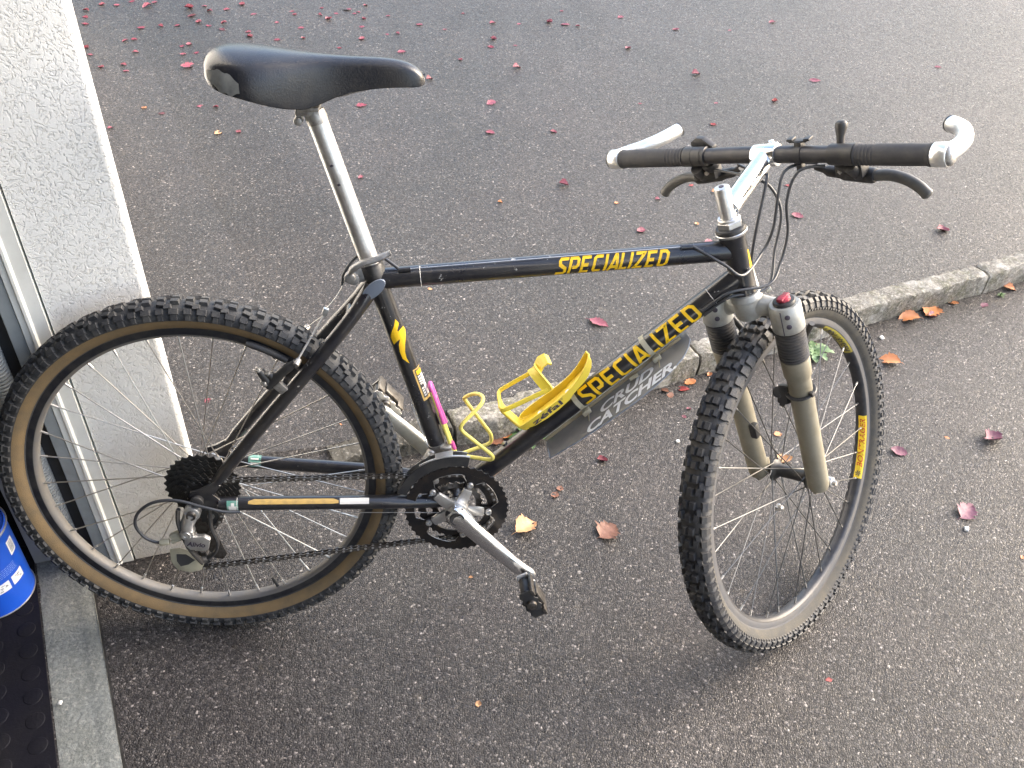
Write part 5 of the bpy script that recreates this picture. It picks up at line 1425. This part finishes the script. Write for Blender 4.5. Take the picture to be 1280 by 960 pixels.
# ---------------- fork
fk = empty('suspension_fork', parent=bike); fk.matrix_local = TF
LY = .0650
g = G()
g.tube([(0, 0, -.030), (0, 0, -.020), (0, 0, .000), (0, 0, .004)], [.020, .0225, .0240, .0225], 24)
def arm(sg):
    # cast arm: flattened, sweeping from the steerer boss to the stanchion clamp
    pts = smooth_path([(0, 0, -.012), (.006, sg * .020, -.012), (.010, sg * .040, -.018), (.006, sg * .056, -.022)], 6)
    n = len(pts); rad = [.0165 + .004 * abs(2 * k / (n - 1) - 1) for k in range(n)]
    g.tube(pts, rad, 14, flat=.95)
    c = Vector((.002, sg * LY, 0))
    g.tube([c + Vector((0, 0, z)) for z in (-.048, -.046, -.004, -.001)], [.0235, .0255, .0250, .0230], 22)
    g.box(c + Vector((-.010, sg * .000, -.024)), (.020, .028, .040), bev=.008)
for sg in (-1, 1): arm(sg)
g.build('crown', SILP, fk, smooth=50)
for sg in (-1, 1):
    for z in (-.014, -.031):
        g = G(); q = R_(-146); c = Vector((.002, sg * LY, z)); d = Vector((math.cos(q), math.sin(q), 0))
        g.tube([c + d * .0235, c + d * .0262, c + d * .0268], [.0042, .0042, .0034], 12); g.build('clamp_bolt', INK, fk)
g = G(); g.tube([Vector((.002 + .0253 * math.cos(R_(-168)), -LY + .0253 * math.sin(R_(-168)), z)) for z in (-.046, -.004)], .0009, 4); g.build('clamp_slot', INK, fk)

for sg in (-1, 1):
    g2 = G(); c = Vector((.002, sg * LY, 0))
    M = Matrix.Translation(c) @ Matrix.Rotation(R_(90), 4, 'X')
    g2.lathe([(0, -.001), (.0175, -.001), (.0175, .002), (.0165, .0045), (.0120, .0050), (0, .0050)], 22, mat=M); 
    g2.build('cap', BPLAST, fk)
    g2 = G(); g2.tube([c + Vector((0, 0, .0045)), c + Vector((0, 0, .0080)), c + Vector((0, 0, .0100))], [.0115, .0110, .0085], 9)
    g2.box(c + Vector((0, 0, .009)), (.024, .010, .005), bev=.002)
    g2.build('adjuster_knob', RED if sg < 0 else BPLAST, fk)
# rubber bellows
def leg_axis(sg, u): 
    t = (u + .048) / (-.38 + .048); return Vector((.002 + .002 * t, sg * (LY - .006 * t), u))
g = G()
for sg in (-1, 1):
    pts = []; rad = []
    u0, u1, n = -.049, -.104, 10
    for k in range(n * 4 + 1):
        t = k / (n * 4); pts.append(leg_axis(sg, u0 + (u1 - u0) * t)); rad.append(.0222 + (.0020 if (k % 4) in (1, 2) else -.0005))
    gg = G(); gg.tube(pts, rad, 24); gg.build('bellows', BOOT, fk, smooth=60)
    gg = G()
    us = [-.103, -.105, -.107, -.136, -.140, -.144, -.300, -.356, -.376, -.384, -.388]; rs = [.0195, .0232, .0236, .0225, .0212, .0195, .0192, .0190, .0186, .0165, .0120]
    gg.tube([leg_axis(sg, u) for u in us], rs, 24); gg.build('lower_leg', FORKG, fk, smooth=50)
# dropouts, brake boss, arch
g = G()
for sg in (-1, 1):
    g.plate([(-.014, -.372), (.004, -.356), (.034, -.368), (.034, -.390), (.014, -.398), (-.008, -.392)], .007, Matrix.Translation((0, sg * .056, 0)), bev=.0015)
g.build('dropout', FORKG, fk)
g = G(); g.cyl((.0204, -.058, -.3818), (.0204, -.078, -.3818), .0095, 14, bev=.002)
g.tube([(.0204, -.078, -.3818), (.0204, -.084, -.3818)], [.0055, .0045], 10); g.build('hub_nut', ALU, fk)
g = G(); g.cyl((.0204, .058, -.3818), (.0204, .078, -.3818), .0095, 14, bev=.002)
g.tube(smooth_path([(.0204, .080, -.3818), (.022, .084, -.370), (.020, .084, -.345), (.012, .083, -.325)], 4), .0055, 8, flat=.6)
g.build('hub_quick_release', ALU, fk)
# small cantilever arms behind the right and left boots (front brake)
for sg in (-1, 1):
    g = G(); b_ = Vector((.030, sg * .040, -.128))
    g.cyl(b_ + Vector((-.004, 0, 0)), b_ + Vector((.022, 0, 0)), .007, 12)
    g.tube(smooth_path([b_ + Vector((.016, 0, 0)), b_ + Vector((.020, sg * .018, .030)), b_ + Vector((.020, sg * .036, .060))], 5), [.0065] * 6 + [.005] * 5, 10)
    g.tube([b_ + Vector((.018, -sg * .022, .028)), b_ + Vector((.060, -sg * .022, .006))], .0065, 8)
    g.build('brake_arm', BPLAST, fk)
# speed sensor with its zip tie on the near leg
g = G(); c = leg_axis(-1, -.172)
g.tube([c + Vector((.0215 * math.cos(a * math.pi / 12), .0215 * math.sin(a * math.pi / 12), .002 * math.cos(a * math.pi / 12))) for a in range(24)], .0022, 8, closed=True, flat=1.9, up=(0, 0, 1))
g.box(c + Vector((-.006, -.0225, .002)), (.008, .007, .008), bev=.001)
g.build('zip_tie', BPLAST, fk)
g = G(); g.box((-.004, -.036, -.178), (.020, .020, .034), rot=Matrix.Rotation(R_(22), 4, 'Y'), bev=.006); g.cyl((-.012, -.030, -.170), (.002, -.022, -.182), .010, 14, bev=.002)
g.cyl((-.012, -.037, -.196), (-.012, -.030, -.192), .005, 8); g.build('speed_sensor', BPLAST, fk)
g = G(); g.box((-.006, .040, -.272), (.014, .014, .030), bev=.004); g.build('reflector_clip', BPLAST, fk)

# ---------------- headset, stem
hs = empty('headset', parent=bike); hs.matrix_local = TF
RX = Matrix.Rotation(R_(90), 4, 'X')       # lathe axis y -> up axis of the fork frame
g = G(); g.lathe([(.016, .002), (.0255, .0025), (.0262, .005), (.0255, .0085), (.0235, .012), (.0225, .0155), (.016, .016)], 32, mat=RX); g.build('lower_cup', SILP, hs)
g = G(); g.lathe([(.016, .118), (.0225, .1185), (.0245, .1205), (.0250, .123), (.0240, .1245)], 32, mat=RX); g.build('upper_ring', ALU, hs)
g = G(); g.lathe([(.0235, .1245), (.0238, .128), (.0225, .1310), (.0190, .1325), (.014, .1330)], 32, mat=RX); g.build('upper_cup', BPLAST, hs)
g = G(); g.tube([(0, 0, .132), (0, 0, .1335), (0, 0, .1415), (0, 0, .143)], [.0190, .0202, .0202, .0188], 6); g.tube([(0, 0, .1425), (0, 0, .146), (0, 0, .1475)], [.0172, .0172, .0158], 24); g.build('lock_nut', ALU, hs, smooth=20)
stm = empty('stem', parent=bike); stm.matrix_local = TF
QT = .1975; CF = Vector((.133, 0, .1855))
g = G(); g.tube([(0, 0, .120), (0, 0, QT - .004), (0, 0, QT - .001), (0, 0, QT)], [.0122, .0122, .0114, .0095], 28); g.build('quill', ALU, stm)
g = G(); g.cyl((0, 0, QT - .0005), (0, 0, QT + .0012), .0042, 6); g.build('expander_bolt', INK, stm)
g = G(); g.tube(smooth_path([(.006, 0, .158), (.040, 0, .1655), (.095, 0, .1765), (.126, 0, .1835)], 5), [.0165] * 5 + [.0162] * 8 + [.0158] * 3, 24)
g.tube([(.0, 0, .150), (.03, 0, .157)], [.0125, .0120], 16)
g.build('extension', CHROME, stm)
g = G(); g.cyl(CF + Vector((0, -.021, 0)), CF + Vector((0, .021, 0)), .0178, 28, bev=.002)
g.box(CF + Vector((.020, 0, .004)), (.014, .018, .014), bev=.003); g.cyl(CF + Vector((.020, 0, .008)), CF + Vector((.020, 0, .016)), .0045, 12, bev=.001); g.build('clamp', CHROME, stm)

# ---------------- handlebar
hb = empty('handlebar', parent=bike); hb.matrix_local = TF
def bp(y):   # bar centre line: slight backsweep
    a = abs(y); return Vector((.133 - (.010 * max(0, a - .05) / .25), y, .1865 + .012 * y))
g = G(); g.tube([bp(y / 1000) for y in (-290, -250, -200, -150, -100, -70, -50, -30, 0, 30, 50, 70, 100, 150, 200, 250, 300)], [.0112] * 3 + [.0120, .0130, .0134, .0136, .0138, .0138, .0138, .0136, .0134, .0130, .0120] + [.0112] * 3, 20); g.build('bar', BAR, hb)
def sleeve(y0, y1, r, name, mt_, ribs=0, seg=24):
    g = G(); pts = []; rad = []; n = max(3, ribs * 4)
    for k in range(n + 1):
        pts.append(bp(y0 + (y1 - y0) * k / n)); rad.append(r if not ribs else r + (.0006 if k % 4 in (1, 2) else -.0004))
    g.tube(pts, rad, seg); return g.build(name, mt_, hb, smooth=50)
for sg, ye in ((-1, .261), (1, .2805)):
    g = G(); pts = []; rad = []
    y0 = .150; 
    for k in range(61):
        t = k / 60; y = y0 + (ye - y0) * t; pts.append(bp(sg * y))
        r_ = .0155 + (.0008 if t > .5 else 0) * 0
        if t < .28: r_ += .0006 if k % 3 == 0 else -.0005
        if t > .96: r_ += .0010
        if t < .03: r_ += .0008
        rad.append(r_ + .0004 * math.sin(t * 3.14))
    g.tube(pts, rad, 26); g.build('grip', GRIP, hb, smooth=50)
# bar ends
for sg, ye in ((-1, .2620), (1, .2815)):
    be = empty('bar_end', parent=bike); be.matrix_local = TF
    c = bp(sg * (ye + .011)); g = G()
    g.tube([bp(sg * ye), bp(sg * (ye + .001)), bp(sg * (ye + .021)), bp(sg * (ye + .022))], [.0160, .0172, .0172, .0160], 26)
    w = [(.121, -.277), (.146, -.2855), (.172, -.285), (.204, -.271), (.226, -.248)] if sg < 0 else [(.128, .294), (.149, .286), (.170, .266), (.203, .247), (.240, .236)]
    pts = smooth_path([Vector((x, y, c.z + .001)) for x, y in w], 8)
    n = len(pts); g.tube(pts, [.0150 - .0030 * min(1, k / 8) for k in range(n)], 22)
    g.build('bent_tube', BRIGHT, be, smooth=60)
    e = pts[-1]; d = (pts[-1] - pts[-2]).normalized()
    g = G(); g.tube([e - d * .0005, e + d * .002, e + d * .0028], [.0126, .0126, .0105], 20); g.build('end_plug', BPLAST, be)
    g = G(); q = bp(sg * (ye + .022)); dy = Vector((0, sg, 0)); g.tube([q - dy * .001, q + dy * .003, q + dy * .006, q + dy * .0075], [.0158, .0150, .0110, .0050], 22)
    g.build('bar_plug', ALUD if sg < 0 else BPLAST, be, smooth=70)

for sg in (-1, 1):
    bl = empty('brake_lever', parent=bike); bl.matrix_local = TF
    g = G()
    g.tube([bp(sg * .132), bp(sg * .1325), bp(sg * .1485), bp(sg * .149)], [.0150, .0166, .0166, .0150], 24)
    g.tube([bp(sg * .108), bp(sg * .1085), bp(sg * .1295), bp(sg * .130)], [.0140, .0158, .0158, .0140], 24)
    g.build('bar_clamp', BPLAST, bl)
    g = G()
    g.tube(smooth_path([(.156, sg * .066, .155), (.160, sg * .085, .145), (.162, sg * .110, .140), (.161, sg * .140, .137), (.158, sg * .160, .137)], 4), [.0055] * 4 + [.0085] * 4 + [.0110] * 4 + [.0115] * 4 + [.0095], 14, flat=1.1)
    g.box((.150, sg * .128, .156), (.026, .044, .030), bev=.005)
    g.tube([(.130, sg * .135, .166), (.152, sg * .138, .142)], .010, 12)
    g.build('lever_body', BPLAST, bl, smooth=50)
    g = G()
    g = None
    for y in (.118, .136):
        g = G(); g.cyl((.1345, sg * y, .1560), (.1310, sg * y, .1560), .0036, 10); g.build('screw', ALUD, bl)
    g = G()
    pts = smooth_path([(.157, sg * .148, .136), (.162, sg * .175, .136), (.162, sg * .200, .130), (.158, sg * .222, .119), (.156, sg * .235, .106)], 5)
    n = len(pts); g.tube(pts, [.0078, .0082, .0085, .0088] + [.0090] * (n - 6) + [.0096, .0088], 14, flat=.9); g.tube([pts[-1], pts[-1] + (pts[-1] - pts[-2]).normalized() * .003], [.0080, .0040], 12)
    g.build('lever_blade', LEVER, bl, smooth=60)
# thumb shifters
sh = empty('shifter', parent=bike); sh.matrix_local = TF; sh['label'] = 'shifter with an upright rounded thumb lever'
g = G(); b_ = bp(-.123)
g.tube([b_ + Vector((.010, .002, .010)), b_ + Vector((.014, .002, .022)), b_ + Vector((.018, .001, .034)), b_ + Vector((.019, 0, .041)), b_ + Vector((.0195, 0, .0445))], [.0052, .0060, .0088, .0088, .0055], 14); g.build('thumb_lever', BPLAST, sh, smooth=60)
g = G(); g.tube([b_ + Vector((0, -.010, 0)), b_ + Vector((0, .010, 0))], [.0162, .0162], 24); g.cyl(b_ + Vector((.010, 0, -.014)), b_ + Vector((.018, 0, -.026)), .016, 18, bev=.003); g.build('shifter_body', BPLAST, sh)
sh = empty('shifter', parent=bike); sh.matrix_local = TF; sh['label'] = 'shifter with a flat wedge shaped thumb lever'
g = G(); b_ = bp(.125)
M = basis(Vector((-.15, -1, 0)).normalized(), Vector((1, -.15, 0)).normalized(), (0, 0, 1), b_ + Vector((.020, 0, .012)))
g.plate([(-.022, -.006), (-.022, .006), (-.008, .014), (.004, .013), (.024, .000), (.024, -.006)], .012, M, bev=.002); g.build('thumb_lever', BPLAST, sh)
g = G(); g.tube([b_ + Vector((0, -.010, 0)), b_ + Vector((0, .010, 0))], [.0162, .0162], 24); g.cyl(b_ + Vector((.010, -.01, -.014)), b_ + Vector((.018, -.012, -.026)), .015, 18, bev=.003); g.build('shifter_body', BPLAST, sh)
# bracket for a computer or lamp
g = G(); b_ = bp(-.058)
g.tube([b_ + Vector((0, -.0055, 0)), b_ + Vector((0, .0055, 0))], [.0150, .0150], 22); g.box(b_ + Vector((-.004, 0, -.018)), (.012, .010, .012), bev=.002)
g.box(b_ + Vector((.004, 0, .017)), (.016, .012, .008), bev=.002); g.box(b_ + Vector((.004, 0, .0205)), (.012, .030, .003), bev=.001)
for yy in (-.015, .013): g.box(b_ + Vector((.004, yy, .0235)), (.014, .010, .004), bev=.0012)
g.build('accessory_bracket', BPLAST, hb)

# ---------------- rear brake
for sg in (-1, 1):
    br = empty('brake_arm', parent=bike); br.matrix_local = TB
    piv = Vector((.146, sg * .048, .194)); e = Vector((.186, sg * .060, .222))
    g = G()
    g.cyl(piv + Vector((0, sg * -.004, 0)) + Vector((-.012, 0, .010)), piv + Vector((-.018, 0, .016)), .0085, 14, bev=.001)
    g.tube(smooth_path([piv + Vector((-.012, 0, .008)), piv + Vector((.004, sg * .004, .026)), piv + Vector((.020, sg * .008, .042)), piv + Vector((.034, sg * .010, .052))], 5), [.0085] * 6 + [.0075] * 6 + [.0060] * 4, 12)
    g.tube([piv + Vector((-.010, 0, .006)), piv + Vector((-.016, sg * .002, .022)), piv + Vector((-.024, sg * .003, .036))], [.0085, .0078, .0060], 10)
    g.tube([piv + Vector((-.002, sg * .002, .020)), piv + Vector((-.010, sg * .003, .030))], [.0075, .0062], 10)
    g.build('arm_body', BPLAST, br, smooth=60)
    q = piv + Vector((.034, sg * .010, .052))
    for a_, b_, r_ in ((q + Vector((.0, -.006, -.002)), q + Vector((.004, .006, .002)), .0050), (piv + Vector((-.016, sg * .004, .012)), piv + Vector((-.020, sg * .008, .018)), .0055),
                       (piv + Vector((-.022, sg * .002, .030)), piv + Vector((-.026, sg * .006, .040)), .0048), (piv + Vector((-.008, sg * .002, .024)), piv + Vector((-.012, sg * .006, .034)), .0048)):
        g = G(); g.cyl(a_, b_, r_, 10, bev=.001); g.build('bolt', ALUD, br)
    g = G(); g.box(piv + Vector((.006, sg * .004, .006)), (.014, .010, .018), rot=Matrix.Rotation(R_(-40), 4, 'Y'), bev=.001); g.build('return_spring_box', ALUD, br)
    g = G()
    P_ = []
    for k in range(9):
        a = R_(69 - 14 * k / 8); P_.append(Vector((.2785 * math.cos(a), sg * .0185, .2795 * math.sin(a))))
    g.tube(P_, [.0042] + [.0056] * 7 + [.0048], 12); g.build('pad', BOOT if sg < 0 else BPLAST, br, smooth=60)
g = G(); yk = Vector((.2230, -.004, .3020))
e1 = Vector((.180, -.058, .246)); e2 = Vector((.180, .058, .246))
g.tube([e1, yk], .0016, 6); g.tube([yk, e2], .0009, 6); g.box(yk + Vector((.001, 0, .004)), (.009, .008, .013), rot=Matrix.Rotation(R_(20), 4, 'Y'), bev=.002)
g.build('straddle_wire', ALU, bike, TB)
g = G(); g.tube(smooth_path([yk + Vector((.002, 0, .008)), (.244, 0, .332), (.262, 0, .364)], 4), .0008, 5); g.build('brake_wire', ALU, bike, TB)

# ---------------- cables
def cable(pts, r=.0025, frm='B', mt_=None, n=10, name='cable'):
    P_ = [F2B(p) if k == 'F' else Vector(p) for k, p in pts]
    g = G(); g.tube(smooth_path(P_, n), r, 10); return g.build(name, mt_ or CABLE, bike, TB, smooth=70)
ttp = lambda t, n_=.0165, y=-.010: TT0 + TTd * t + Vector((0, y, 0)) + TTn * n_
# rear brake cable: seat clamp loop to the stop on the top tube
cable([('B', (.252, .002, .348)), ('B', (.256, .004, .366)), ('B', (.272, .014, .386)), ('B', (.292, .018, .396)), ('B', (.312, .004, .395)), ('B', tuple(ttp(.038)))], .0024)
g = G(); g.tube([ttp(.045), ttp(.478)], .0007, 5); g.build('bare_wire', ALU, bike, TB)
g = G(); g.tube([(.055, -.0705, -.026), (.40, -.046, -.058)], .0006, 5); g.build('bare_wire', ALU, bike, TB)
# from the top tube stop around the head tube to the brake lever
cable([('B', tuple(ttp(.486))), ('B', tuple(H + U * .078 + Vector((-.030, -.030, 0)))), ('B', tuple(H + U * .060 + Vector((-.004, -.034, .0)))), ('F', (.050, -.012, .058)), ('F', (.072, -.026, .090)), ('F', (.088, -.036, .140)), ('F', (.110, -.040, .168)), ('F', (.138, -.055, .168)), ('F', (.156, -.070, .160))])
# straight down to the crown hanger
cable([('F', (.040, .008, .030)), ('F', (.048, .004, .060)), ('F', (.060, -.010, .110)), ('F', (.082, -.018, .150)), ('F', (.100, -.016, .168)), ('F', (.118, .000, .160)), ('F', (.140, .040, .158)), ('F', (.156, .070, .160))])
# derailleur cables to the down tube
cable([('B', tuple(DP(.548, .0, -.0200))), ('B', tuple(DP(.585, -.002, -.0260))), ('F', (.018, -.034, .020)), ('F', (.060, -.034, .034)), ('F', (.084, -.042, .075)), ('F', (.090, -.048, .130)), ('F', (.110, -.064, .168)), ('F', (.134, -.095, .166))], .0024)
cable([('B', tuple(DP(.545, -.010, -.0150))), ('B', tuple(DP(.580, -.012, -.0200))), ('F', (.024, -.026, .010)), ('F', (.074, -.020, .050)), ('F', (.102, -.026, .100)), ('F', (.108, -.014, .140)), ('F', (.104, .010, .160)), ('F', (.130, .080, .160)), ('F', (.138, .108, .160))], .0024)
g = G(); g.tube([DP(.530, .0, -.0200), DP(.552, .0, -.0200)], .0036, 8); g.tube([DP(.527, -.010, -.0155), DP(.549, -.010, -.0155)], .0036, 8); g.build('cable_stop', BPLAST, bike, TB)
# silver hanger on the crown
g = G(); g.tube([F2B((.028, .000, -.006)), F2B((.034, .004, .010)), F2B((.040, .008, .028)), F2B((.041, .008, .034))], [.0085, .0070, .0052, .0048], 12)
g.cyl(F2B((.038, -.012, -.004)), F2B((.044, -.018, -.002)), .0060, 12, bev=.001); g.build('cable_hanger', SILP, bike, TB)
# rear derailleur loop
cable([('B', (.066, -.0725, -.024)), ('B', (.040, -.078, -.018)), ('B', (.010, -.080, -.006)), ('B', (-.030, -.080, .008)), ('B', (-.066, -.080, .006)), ('B', (-.094, -.080, -.014)), ('B', (-.103, -.080, -.040)), ('B', (-.093, -.080, -.064)), ('B', (-.078, -.080, -.075)), ('B', (-.066, -.080, -.077))], .0027)
# seat tube front derailleur bare wire and scuff lines
g = G(); g.tube([SP(.10, -.016, -.008), SP(.20, -.017, -.006)], .0008, 5); g.build('scratch', WHITEP, bike, TB)
